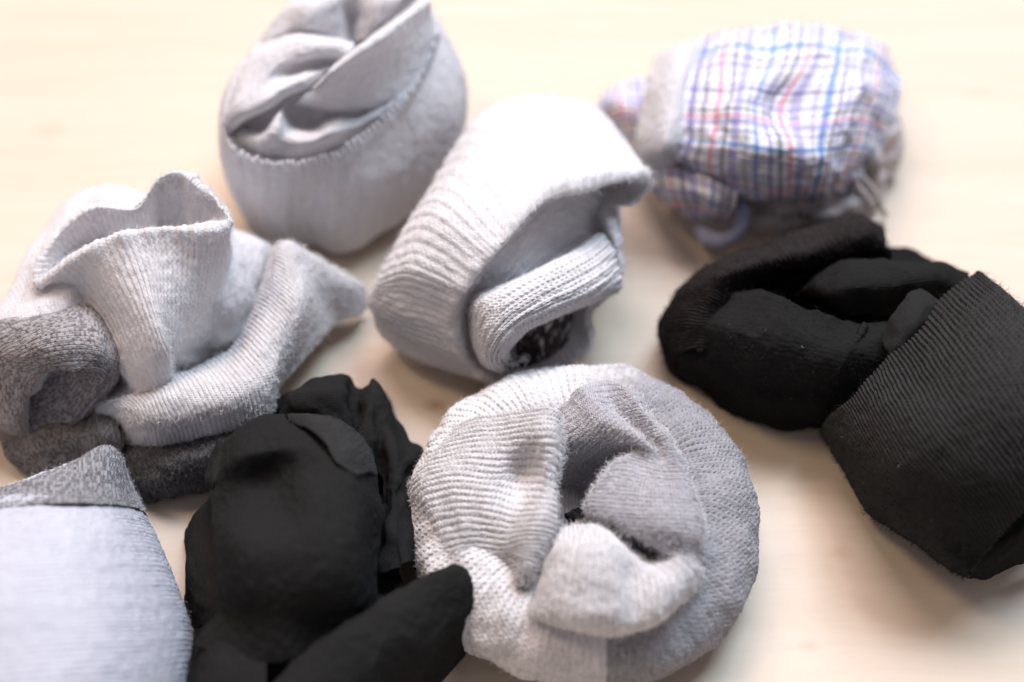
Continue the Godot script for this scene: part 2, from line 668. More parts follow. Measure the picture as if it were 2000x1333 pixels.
func ring_sock() -> void:
	var t := thing("balled_sock", "light grey sock rolled into a ring with folds inside, beside the thin black sock", "sock", Vector3(2, 0, 8))
	var white := Color(0.83, 0.815, 0.835)
	var grey := Color(0.37, 0.365, 0.395)
	var mix := func(u: float, v: float, p: Vector3) -> Color:
		var n := lumps.get_noise_3d(p.x * 90.0, p.y * 90.0, p.z * 90.0)
		var k := smoothstep(0.0, 0.10, v + 0.03 * n) * (1.0 if v < 0.485 else 0.0)
		var c := white
		return c.lerp(grey, k)
	roll("rolled_cuff", t, [[1.98,1.6,4.61,1.75], [3.78,1.6,4.85,1.75], [5.05,1.6,5.96,1.7], [5.71,1.6,7.42,1.65], [5.78,1.6,9.09,1.6], [5.31,1.6,10.67,1.6], [4.27,1.6,11.78,1.55], [2.94,1.6,12.32,1.5], [1.62,1.6,12.27,1.5], [0.3,1.6,11.83,1.55], [-0.75,1.6,10.88,1.65], [-1.32,1.6,9.45,1.7], [-1.42,1.6,7.79,1.7], [-0.97,1.6,6.26,1.7], [0.16,1.6,5.16,1.75]], mats.heather, {"closed": true, "rib": [2.0, 0.55], "tone": mix, "step": 0.5, "crumple": [0.9, 30.0, 30.0], "stitch": [2.0, 1.6], "stitch_mm": 0.5, "fuzz": 18000, "slant": 1.0})
	cloth("ribbed_flap", t, [[-2.08,1.6,5.86, -1.91,2.6,5.89, -1.49,3.4,6.03, -0.85,3.9,6.14, -0.15,4.3,6.29, 0.61,4.8,6.61, 1.18,4.9,6.8, 1.5,4.3,6.71, 1.44,3.2,6.43],
		[-2.82,1.2,6.66, -2.55,2.5,6.8, -2.04,3.4,6.96, -1.15,3.9,7.13, -0.3,4.3,7.33, 0.52,4.8,7.6, 1.19,5,7.79, 1.56,4.4,7.64, 1.49,3,7.15],
		[-3.29,1,7.87, -3.08,2.3,7.89, -2.52,3.3,8.01, -1.51,3.8,8.21, -0.6,4,8.41, 0.3,3.7,8.2, 0.91,4.6,8.91, 1.33,4.2,8.9, 1.26,2.8,8.32],
		[-2.89,1.2,8.98, -2.65,2.4,9.09, -2.24,3.3,9.24, -1.59,3.7,9.33, -0.81,3.8,9.48, 0.07,4,9.79, 0.79,4.6,10.18, 1.29,4,9.91, 1.03,2.6,8.97],
		[-2.41,1.4,10.17, -2.2,2.5,10.31, -1.81,3.2,10.43, -1.35,3.45,10.45, -0.95,3.4,10.39, -0.15,3.6,10.6, 0.57,4.3,10.87, 0.99,3.8,10.64, 0.75,2.4,9.73],
		[-1.78,1.4,10.87, -1.56,2.5,11.08, -1.21,3.1,11.19, -0.85,3,10.99, -0.73,2.9,10.93, -0.22,3,10.99, 0.31,4,11.43, 0.71,3.6,11.27, 0.45,2.4,10.46],
		[-1.13,1,11.61, -0.96,2,11.67, -0.77,2.7,11.75, -0.61,2.9,11.68, -0.51,2.7,11.57, -0.15,2.9,11.68, 0.24,3.5,11.87, 0.53,3.2,11.78, 0.27,2.2,11.06]], mats.yarn, {"rib": [2.1, 0.6, true], "step": 0.42, "turn": true, "stitch": [2.1, 1.6], "stitch_mm": 0.5, "color": white, "crumple": [1.0, 30.0, 30.0], "fuzz": 10500})
	var fade := func(u: float, v: float, p: Vector3) -> Color:
		return Color(0.54, 0.53, 0.58).lerp(Color(0.84, 0.83, 0.85), smoothstep(0.60, 0.74, v + 0.05 * lumps.get_noise_3d(p.x * 60.0, p.y * 60.0, p.z * 60.0)))
	cloth("folded_foot", t, [[1.44,2.8,5.15, 1.58,3.4,5.4, 1.86,3.7,5.24, 2.11,4,5.11, 2.89,3.4,4.43, 3.52,3.7,4.88, 4.07,2.6,4.34],
		[1.36,2.4,5.85, 1.64,3.4,6.29, 2.09,4,6.29, 2.49,4.4,6.07, 3.08,3.5,5.48, 3.74,4.1,5.65, 4.22,2.8,4.84],
		[1.36,1.9,6.47, 1.79,3,6.86, 2.37,4.1,7, 2.82,4.7,6.78, 3.32,3.7,6.07, 4.01,4.4,6.46, 4.46,2.9,5.52],
		[1.44,1.5,6.97, 2.04,2.4,7.01, 2.82,3.9,7.28, 3.36,4.9,7.45, 3.76,3.9,6.79, 4.29,4.6,7.08, 4.73,3,6.13],
		[1.92,1.4,7.09, 2.61,2.2,6.87, 3.3,3.6,7.29, 3.76,4.9,7.93, 4.08,4.2,7.5, 4.56,4.7,7.64, 4.99,3.1,6.71],
		[2.54,1.6,7.23, 3.05,2.4,7.3, 3.5,3.7,7.59, 3.89,4.7,8.08, 4.33,4.5,8.01, 4.72,4.7,8.08, 5.17,3.2,7.29],
		[2.9,2.2,7.48, 2.91,3.9,8.03, 3.2,4.4,8.19, 3.68,4.5,8.3, 4.27,4.7,8.62, 4.82,4.7,8.59, 5.25,3.2,7.91],
		[2.65,2.2,7.78, 2.62,4.4,8.74, 2.94,4.6,8.82, 3.44,4.7,9.01, 4.22,4.8,9.22, 4.97,4.6,9.17, 5.39,3.2,8.58],
		[2.33,2,8.25, 2.32,4.3,9.27, 2.69,4.7,9.47, 3.25,4.8,9.61, 4.17,4.9,9.81, 5.07,4.6,9.7, 5.49,3.2,9.21],
		[2.24,1.9,8.77, 2.17,4,9.68, 2.59,4.6,10.08, 3.23,4.7,10.23, 4.2,4.9,10.41, 5.18,4.5,10.23, 5.55,3.2,9.83],
		[2.84,1.9,9.18, 2.77,3.5,9.93, 3.06,4.2,10.41, 3.5,4.5,10.69, 4.33,4.7,10.87, 5.19,4.3,10.78, 5.53,3.1,10.54],
		[3.81,1.9,9.67, 3.8,3,10.17, 3.95,3.7,10.64, 4.23,4.1,10.99, 4.64,4.2,11.19, 5.11,3.9,11.13, 5.42,3,11.13],
		[3.99,1.8,9.83, 4.13,2.4,10.11, 4.3,3.4,10.78, 4.62,4.2,11.38, 4.98,4.2,11.63, 5.24,3.6,11.68, 5.26,2.8,11.71],
		[3.53,2.4,10.03, 3.63,3.2,10.69, 3.82,4,11.51, 4.04,4.5,12.24, 4.11,4.5,12.81, 4.13,3.9,13.05, 4.22,2.4,12.5],
		[3.06,2.8,9.98, 3.13,3.8,10.6, 3.22,4.5,11.48, 3.29,4.4,12.07, 3.33,4.3,12.81, 3.35,3.9,13.36, 3.45,2.4,12.91],
		[2.48,2.8,9.58, 2.5,4,10.17, 2.58,5.1,11.37, 2.62,5.1,12.25, 2.61,4.7,12.96, 2.59,4,13.46, 2.72,2.4,13.03],
		[1.95,2.8,9.58, 1.92,4,10.12, 1.93,5.1,11.32, 1.79,5.1,12.17, 1.72,4.7,12.8, 1.66,4,13.31, 1.73,2.4,12.83],
		[1.51,2.6,9.63, 1.43,3.8,10.16, 1.27,4.6,11.22, 1.05,4.4,11.83, 0.91,4.1,12.46, 0.84,3.5,12.85, 0.9,2.2,12.45],
		[1.29,2.2,9.64, 1.17,2.8,9.93, 0.97,3.2,10.78, 0.65,3.2,11.45, 0.52,3,11.99, 0.37,2.8,12.3, 0.41,2,12.05]], mats.heather, {"step": 0.42, "turn": true, "stitch": [1.9, 1.6], "stitch_mm": 0.6, "tone": fade, "crumple": [0.6, 35.0, 35.0], "fuzz": 12000, "open_bag": true})
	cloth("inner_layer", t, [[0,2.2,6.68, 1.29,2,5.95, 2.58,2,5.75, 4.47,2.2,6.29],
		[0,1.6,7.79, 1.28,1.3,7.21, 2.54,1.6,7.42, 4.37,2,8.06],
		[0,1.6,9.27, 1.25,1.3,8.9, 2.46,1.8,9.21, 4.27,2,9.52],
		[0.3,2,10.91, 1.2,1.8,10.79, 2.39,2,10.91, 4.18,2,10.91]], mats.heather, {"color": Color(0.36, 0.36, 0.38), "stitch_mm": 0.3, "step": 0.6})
	cloth("black_print", t, [[1.62,1.75,8.49, 1.74,1.85,8.33, 1.87,1.95,8.25, 2.02,2.1,8.22],
		[1.74,1.8,8.63, 1.86,1.95,8.47, 1.98,2.05,8.43, 2.1,2.2,8.41],
		[1.82,1.9,8.77, 1.94,2.05,8.72, 2.07,2.15,8.64, 2.19,2.3,8.59]], mats.black, {"color": Color(0.03, 0.03, 0.03), "step": 0.6, "crumple": [1.0, 200.0, 200.0]})

func white_sock() -> void:
	var t := thing("white_sock", "thick white ribbed sock with its wide cuff open, behind the grey ring-shaped sock", "sock", Vector3(0, 0, -1))
	var white := Color(0.86, 0.85, 0.875)
	var bag := lined([[4.48,5.3,-2.87, 2.66,6.3,-1.59, 0.9,6.6,-0.57, -0.4,6.2,1.2, -1.54,5,1.95, -2.02,3.6,2.13, -1.6,2.2,2.58, -0.26,1,2.75, 1.38,1,2.09, 2.5,1.5,1.56, 2.61,2.4,0.66, 3.57,3,-0.22, 3.52,3.8,-1.28, 3.23,4.4,-2.34, 4.23,4.6,-2.53],
		[3.85,4.8,-5.24, 2.67,5.6,-5.8, 0,6.3,-4.33, -1.98,6.3,-0.88, -3.28,5,1.06, -3.84,3.5,1.49, -3.59,2,1.53, -2.43,0.8,1.77, 0,0.3,0.8, 1.81,0.3,-0.85, 2.8,0.4,-3.23, 3.59,0.8,-4.66, 3.93,1.8,-5.25, 3.96,3.2,-5.65, 4.03,4,-5.32],
		[3.36,3.5,-6.96, 2.06,4.2,-8.07, -0.73,4.8,-6.73, -2.95,4.5,-2.48, -4.3,3.9,0.38, -4.73,3.1,0.68, -4.72,1.9,0.59, -4.02,0.8,0.71, -0.91,0.2,-0.94, 0.93,0.2,-2.41, 2.08,0.3,-4.36, 3.09,0.5,-6.31, 3.47,1.2,-6.96, 3.51,2.4,-7.07, 3.48,2.9,-6.94],
		[2.78,3.06,-7.01, 2.11,3.8,-8.17, -0.64,4.4,-6.91, -2.61,4.3,-2.57, -4.08,3.3,-0.52, -4.55,2.7,-0.14, -4.51,1.7,-0.1, -3.72,0.7,-0.22, -1.06,0.28,-1.45, 0.56,0.28,-2.84, 1.63,0.34,-4.64, 2.47,0.54,-6.27, 2.78,1.12,-6.83, 2.84,2.08,-7.08, 2.84,2.54,-6.97],
		[1.9,2.4,-7.07, 1.51,2.8,-7.19, 0,3,-6.41, -1.81,3,-3.76, -3.01,2.6,-1.9, -3.56,2,-1.49, -3.24,1.2,-1.5, -2.56,0.6,-1.8, -1.29,0.4,-2.22, 0,0.4,-3.49, 0.95,0.4,-5.05, 1.54,0.6,-6.2, 1.73,1,-6.62, 1.83,1.6,-7.1, 1.87,2,-7]], [[3.6, 0.6], [2.8, 0.28], [1.5, 0.16], [0.2, 0.085]])
	cloth("cuff", t, bag, mats.plush, {"loop": true, "open_bag": true, "step": 0.55, "rib": [3.4, 0.5, false], "stitch": [1.7, 1.5], "stitch_mm": 0.35, "color": white, "crumple": [1.2, 30.0, 20.0], "hem": [2.0, 3.4, 4], "fuzz": 45000, "fuzz_mm": 1.5, "lint": 60, "lint_material": mats.fuzz_black})
	cloth("folded_toe", t, [[2.63,3.3,-1.91, 2.94,3.9,-1.5, 3.27,4.1,-0.76, 3.55,3.9,0.04, 3.67,3.3,0.4, 3.53,2.7,0.21],
		[1.81,3.5,-0.81, 2.18,4.5,-0.09, 2.62,4.8,0.54, 2.96,4.6,1.25, 2.97,3.7,1.22, 2.74,2.7,0.55],
		[0.67,3.9,0.27, 1.15,5,1.06, 1.7,5.3,1.67, 2.02,4.9,2.18, 1.98,4,1.93, 1.78,2.9,1.14],
		[-0.55,4.1,1.13, -0.05,5.1,1.93, 0.59,5.5,2.61, 0.95,5.1,3, 1.01,4.2,2.71, 0.8,3.1,1.94],
		[-1.3,3.8,1.31, -0.94,4.8,2.42, -0.36,5.2,3.2, 0.06,4.9,3.56, 0.24,4.1,3.2, 0.08,3.2,2.59],
		[-1.49,2.9,1.18, -1.25,3.8,2.41, -0.85,4.4,3.45, -0.48,4.3,3.79, -0.16,3.9,3.56, -0.08,3.3,3.06],
		[-1.36,2.2,1.7, -1.2,2.8,2.75, -0.91,3.2,3.51, -0.58,3.4,3.81, -0.2,3.3,3.65, -0.08,3,3.24],
		[-0.91,1.5,1.79, -0.81,1.9,2.6, -0.55,2.3,3.14, -0.17,2.6,3.42, 0.25,2.7,3.31, 0.33,2.6,3.02],
		[-0.4,1.2,1.54, -0.22,1.4,2.04, 0,1.8,2.52, 0.23,2.2,2.8, 0.5,2.3,2.66, 0.47,2.2,2.36]], mats.yarn, {"step": 0.4, "rib": [4.4, 0.7, false], "stitch": [2.2, 1.9], "stitch_mm": 0.7, "color": white, "crumple": [0.5, 40.0, 30.0], "fuzz": 7500, "fuzz_mm": 0.8})
	cloth("folded_lining", t, [[-1.72,4.2,1.55, -0.62,5.4,0.72, 0.74,5.9,-0.7, 2.2,5.7,-2.17, 3.19,4.2,-2.92],
		[-1.42,3.2,1.67, -0.42,4,1.04, 0.84,4.6,0, 2.14,4.4,-1.37, 3.26,3.3,-2.21],
		[-1.01,2.2,2.36, 0,2.6,1.6, 1.2,2.9,0.5, 2.35,2.7,-0.73, 3.34,2.3,-0.98]], mats.yarn, {"rib": [3.6, 0.5, true], "stitch": [1.8, 1.6], "turn": true, "color": white, "stitch_mm": 0.4, "step": 0.5})
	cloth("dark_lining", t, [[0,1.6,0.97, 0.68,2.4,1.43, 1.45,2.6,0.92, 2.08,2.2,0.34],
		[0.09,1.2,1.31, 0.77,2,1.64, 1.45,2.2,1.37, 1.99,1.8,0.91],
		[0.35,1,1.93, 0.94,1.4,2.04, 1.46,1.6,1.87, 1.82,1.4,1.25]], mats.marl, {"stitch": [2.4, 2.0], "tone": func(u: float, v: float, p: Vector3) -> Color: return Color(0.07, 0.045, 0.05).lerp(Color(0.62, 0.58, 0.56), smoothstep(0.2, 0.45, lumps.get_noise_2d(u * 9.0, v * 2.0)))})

func left_socks() -> void:
	var t := thing("white_sock_pair", "crumpled white sock pair with grey marl toes and a standing ribbed cuff", "socks", Vector3(-13, 0, 2))
	var white := Color(0.86, 0.85, 0.875)
	cloth("foot", t, [[-18.31,0.6,1.04, -17.46,0.8,-0.89, -16.9,0.8,-3.36, -16.2,0.8,-5.46, -15.03,0.8,-5.87, -13.36,0.8,-5.59, -10.91,0.8,-4.4, -9.47,0.8,-3.36, -8.74,0.6,-2.42],
		[-18.16,2.5,1.51, -16.94,3,1.05, -16.4,3.4,-1.62, -15.25,3.8,-3.33, -13.91,4,-3.5, -12.34,4,-3.12, -10.02,3.6,-2.41, -8.65,3,-2.01, -8.24,1.5,-2.2],
		[-17.64,3,3.02, -16.1,4.2,2.54, -14.89,4.8,1.76, -13.77,5,0.61, -12.49,5,-0.08, -10.82,5,-0.08, -9.35,4.6,0.23, -8.51,3.5,0.13, -8.46,1.8,-0.48],
		[-17.11,3,4.49, -15.7,4,3.85, -14.51,4.3,3.05, -13.38,4.3,2.19, -12.19,4.2,1.66, -10.51,4.2,1.88, -9.27,3.8,1.75, -8.64,2.8,1.32, -8.75,1.4,0.57],
		[-17.43,1,4.2, -15.84,2,4.12, -14.7,2,3.28, -13.45,2.2,2.58, -12.17,2,2.42, -10.82,2,2.42, -9.66,2,2.2, -9.16,1.4,1.48, -9.16,0.8,0.75]], mats.fine, {"step": 0.9, "color": white, "crumple": [1.6, 25.0, 25.0], "fuzz": 7500})
	var cuff := lined([[-15.03,4.9,1.68, -13.63,6,1.73, -12.13,6.8,1.62, -10.79,7,1.44, -9.44,7,1.47, -8.8,6.8,0.83, -9.19,6.8,0.05, -9.78,6.9,-0.35, -10.46,7.1,-0.84, -11.22,6.9,-0.86, -12.03,6.3,-0.13, -13.51,6.1,-0.29, -14.76,5.4,0.54],
		[-15.06,4.2,1.33, -13.27,5.2,2.13, -11.58,6.2,2.61, -10.63,6.2,2.4, -9.64,5.8,2.03, -8.98,5.2,0.8, -9.29,4.5,-0.56, -10.21,4.5,-1.03, -11.13,4.5,-1.51, -12.12,4,-1.76, -12.86,4,-1.04, -14.06,4,-1.04, -14.9,4,-0.1],
		[-13.99,4,1.93, -12.62,4.6,2.88, -11.11,5.6,3.55, -10.67,5.4,3.37, -9.92,4.6,2.67, -9.22,4,1.26, -9.49,3,-0.33, -10.42,3,-0.8, -11.36,3,-1.28, -12.24,3,-1.28, -13.03,3,-0.8, -13.98,3,-0.33, -14.53,3,0.36],
		[-12.75,3.4,3.56, -11.9,4,4.05, -10.75,4.8,4.3, -10.61,4.6,3.93, -10.12,3.6,2.99, -9.57,3,1.72, -9.76,2,0.17, -10.52,2,-0.3, -11.47,2,-0.77, -12.35,2,-0.77, -13.15,2,-0.3, -13.68,2,0.63, -13.5,2.5,1.95],
		[-12.1,2.8,4.33, -11.48,3.2,4.64, -10.71,3.6,4.45, -10.69,3.6,3.73, -10.34,2.6,2.69, -9.77,2.2,1.81, -9.94,1.5,0.66, -10.53,1.5,0.19, -11.44,1.5,-0.04, -12.11,1.5,0.19, -12.7,1.5,0.88, -12.78,1.8,2.03, -12.58,2.2,3.23],
		[-12.9,2.2,4.17, -11.74,2.4,4.54, -10.86,2.6,4.17, -10.76,2.6,3.23, -10.38,2,2.53, -9.94,1.6,1.87, -10.09,1,0.8, -10.59,1,0.34, -11.49,1,0.23, -12.16,1,0.46, -12.75,1,1.15, -13,1.2,1.98, -12.88,1.6,3.18]], [[2.6, 0.6], [2.0, 0.35], [1.0, 0.2], [0.1, 0.085]])
	cloth("cuff", t, cuff, mats.fine, {"loop": true, "open_bag": true, "step": 0.55, "rib": [1.9, 0.5, false], "color": white, "stitch": [1.9, 1.4], "stitch_mm": 0.2, "crumple": [1.2, 30.0, 20.0], "hem": [2.1, 3.2, 4], "fuzz": 39000, "fuzz_mm": 1.4, "lint": 50, "lint_material": mats.fuzz_black})
	cloth("knit_band", t, [[-13.58,2,4.33, -13.24,1.8,4.59, -13.01,1.2,4.76, -12.81,0.6,5.04],
		[-12.45,2.8,4.64, -11.89,3,5.3, -11.6,2.5,5.72, -11.64,1.2,5.57],
		[-11.19,3,4.18, -10.57,3.6,5.36, -10.24,3.2,5.94, -10.27,1.8,5.77],
		[-10.18,2.6,3.23, -9.36,3.8,4.71, -8.8,3.6,5.66, -8.78,2.2,5.6],
		[-9.19,2.4,2.09, -8.36,3.8,3.79, -7.73,3.6,4.65, -7.7,2.2,5.2],
		[-8.65,2.6,0.69, -7.87,4,2.25, -7.14,3.8,3.16, -7.55,2,3.7],
		[-8.31,3,-0.57, -7.57,4.2,0.88, -6.77,4,1.71, -6.68,1.6,1.87],
		[-8.24,3,-1.52, -7.46,4.3,-0.52, -6.64,3.6,-0.01, -6,1.2,0.17],
		[-8.18,2,-2.23, -6.97,3.2,-1.33, -5.88,2.4,-0.88, -5.38,0.8,-0.6],
		[-7.7,1,-2.55, -6.43,2,-1.79, -5.32,1.4,-1.56, -5.16,0.5,-1.25]], mats.yarn, {"step": 0.42, "rib": [1.7, 0.25, true], "turn": true, "stitch": [1.7, 1.4], "stitch_mm": 0.35, "color": white, "crumple": [0.9, 30.0, 30.0], "fuzz": 7500})
	cloth("grey_heel", t, [[-12.81,1,5.23, -12.45,1,5.83, -12.14,0.8,6.49, -11.82,0.3,7.03],
		[-11.54,1.6,5.7, -11.13,1.8,6.5, -10.91,1.3,6.93, -10.95,0.3,6.83],
		[-10.15,2,5.79, -9.77,2.2,6.58, -9.7,1.5,6.77, -9.85,0.3,6.54],
		[-8.84,2.3,5.61, -8.45,2.3,6.17, -8.39,1.5,6.28, -8.5,0.3,6.14],
		[-7.62,2.2,5.14, -7.28,2,5.55, -7.21,1.2,5.57, -7.24,0.3,5.54]], mats.marl, {"step": 0.7, "rib": [1.8, 0.25, true], "turn": true, "stitch": [1.8, 1.4], "stitch_mm": 0.35, "color": Color(0.075, 0.075, 0.08), "fuzz": 1200, "fuzz_mm": 1.0, "fuzz_material": mats.fuzz_grey})
	var toe := lined([[-15.47,2.2,4.69, -15.05,3.4,4.6, -14.27,4.2,4.67, -13.5,4.4,4.75, -12.7,4.2,4.67, -12.57,3.6,4.51, -13.15,2.6,4.59, -14.34,1.4,4.91, -15.59,1,4.98],
		[-16.12,1.6,4.85, -16.01,3.6,4.35, -14.95,4.6,4.34, -13.77,5,4.27, -12.75,4.8,4.1, -12.42,4,4.05, -12.82,2.6,4.17, -14.21,1,4.41, -15.9,0.6,4.78],
		[-17.25,1.6,4.23, -16.96,3.6,3.73, -15.59,4.6,3.62, -14.14,5,3.23, -13.34,4.6,2.46, -12.67,3.6,2.88, -12.94,2,3.28, -14.52,0.5,3.4, -16.89,0.5,4.25],
		[-18.19,1.6,3.81, -18.13,3,3.02, -16.91,4,2.79, -15.43,4,2.15, -14.2,3.5,1.49, -13.09,2.8,1.99, -13.28,1.5,2.45, -15.12,0.5,2.97, -17.67,0.5,3.82]], [[2.3, 0.5], [1.9, 0.28], [1.0, 0.16], [0.1, 0.075]])
	cloth("grey_toe", t, toe, mats.marl, {"loop": true, "open_bag": true, "step": 0.5, "stitch": [1.3, 1.1], "stitch_mm": 0.3, "color": Color(0.40, 0.38, 0.39), "turn": true, "crumple": [0.8, 30.0, 30.0], "fuzz": 2500, "fuzz_mm": 1.0, "fuzz_material": mats.fuzz_grey})
	cloth("tucked_toe", t, [[-16.58,0.5,4.87, -15.62,1,4.82, -14.35,1.5,4.78, -13.25,2,4.74, -12.44,2,5.15],
		[-16.34,0.6,5.45, -15.24,1.2,5.57, -14.19,1.6,5.46, -13.1,2,5.55, -12.39,1.6,5.66],
		[-15.89,0.4,5.81, -14.93,0.8,5.99, -13.93,1,5.83, -13.14,1,5.63, -12.52,0.8,5.69],
		[-15.64,0.1,5.81, -14.94,0.2,5.88, -14.15,0.2,5.68, -13.33,0.2,5.57, -12.63,0.2,5.78]], mats.marl, {"color": Color(0.17, 0.16, 0.165), "crumple": [1.4, 40.0, 40.0]})

func front_sock() -> void:
	var t := thing("white_toe_sock", "white sock with a grey marl band across its end, in the near left corner", "sock", Vector3(-13, 0, 11))
	cloth("grey_band", t, [[-17.1,1.23,7.93, -15.9,1.23,7.64, -14.87,1.23,7.26, -13.71,1.23,6.68, -12.97,1.23,6.29, -12.6,1.03,6.35, -12.39,0.73,6.54, -12.25,0.53,6.79],
		[-16.34,3.23,8.61, -15.09,3.43,8.52, -14.04,3.63,8.24, -12.88,3.83,7.79, -12.21,3.83,7.31, -11.95,3.03,6.98, -12.03,1.83,6.81, -12.17,0.83,6.7],
		[-15.78,4.23,9.63, -14.68,4.23,9.33, -13.6,4.43,9.36, -12.44,4.43,9.29, -11.77,4.03,9.05, -11.5,3.03,8.38, -11.55,1.83,7.72, -11.68,0.73,7.31],
		[-15.44,4.83,10.28, -14.25,5.03,10.24, -13.2,5.21,10.27, -12.14,5.01,10.14, -11.41,4.41,9.74, -11.09,3.21,9.04, -11.13,1.81,8.4, -11.32,0.68,8.13]], mats.marl, {"step": 0.45, "color": Color(0.33, 0.33, 0.36), "stitch": [1.8, 1.5], "stitch_mm": 0.4, "crumple": [0.25, 30.0, 30.0], "open_bag": true, "fuzz": 2500, "fuzz_mm": 1.0, "fuzz_material": mats.fuzz_grey})
	cloth("foot", t, [[-17.21,1,7.78, -16,1,7.49, -14.96,1,7.11, -13.79,1,6.53, -13.05,1,6.13, -12.68,0.8,6.19, -12.46,0.5,6.38, -12.33,0.3,6.64],
		[-16.45,3,8.45, -15.19,3.2,8.37, -14.14,3.4,8.08, -12.96,3.6,7.63, -12.29,3.6,7.14, -12.03,2.8,6.82, -12.1,1.6,6.65, -12.25,0.6,6.55],
		[-15.89,4,9.47, -14.78,4,9.17, -13.69,4.2,9.2, -12.53,4.2,9.13, -11.85,3.8,8.9, -11.58,2.8,8.22, -11.63,1.6,7.57, -11.76,0.5,7.16],
		[-15.55,4.6,10.13, -14.35,4.8,10.09, -13.29,4.98,10.12, -12.22,4.78,9.99, -11.49,4.18,9.59, -11.17,2.98,8.89, -11.2,1.58,8.25, -11.39,0.45,7.99],
		[-14.58,6,12.32, -13.45,6.2,12.29, -12.41,6.2,12.13, -11.42,5.8,11.8, -10.72,4.8,11.18, -10.4,3.2,10.26, -10.45,1.6,9.53, -10.64,0.4,9.25],
		[-13.85,6.8,14.3, -12.78,7,14.27, -11.73,6.8,14.01, -10.72,6.2,13.59, -9.96,5,12.9, -9.58,3.4,11.97, -9.72,1.6,11.1, -10,0.4,10.85],
		[-13.41,7,15.82, -12.37,7.2,15.79, -11.23,7,15.54, -10.19,6.4,15.15, -9.45,5,14.34, -9.08,3.4,13.4, -9.17,1.6,12.52, -9.47,0.4,12.38],
		[-13.01,7,17.41, -12.05,7,17.41, -10.94,6.8,17.19, -10,6,16.67, -9.35,4.8,15.96, -9.01,3.2,15.04, -9.08,1.6,14.11, -9.43,0.3,13.79],
		[-13.04,6,18.49, -12.07,6,18.49, -11.06,5.6,18.06, -10.06,5,17.54, -9.39,4,16.7, -9.16,2.6,15.63, -9.28,1.2,14.68, -9.48,0.3,14.41]], mats.yarn, {"step": 0.55, "color": Color(0.70, 0.72, 0.81), "stitch": [1.8, 1.6], "stitch_mm": 0.35, "turn": true, "rib": [1.8, 0.25, true], "crumple": [0.4, 15.0, 15.0], "fuzz": 4500, "fuzz_mm": 1.0})

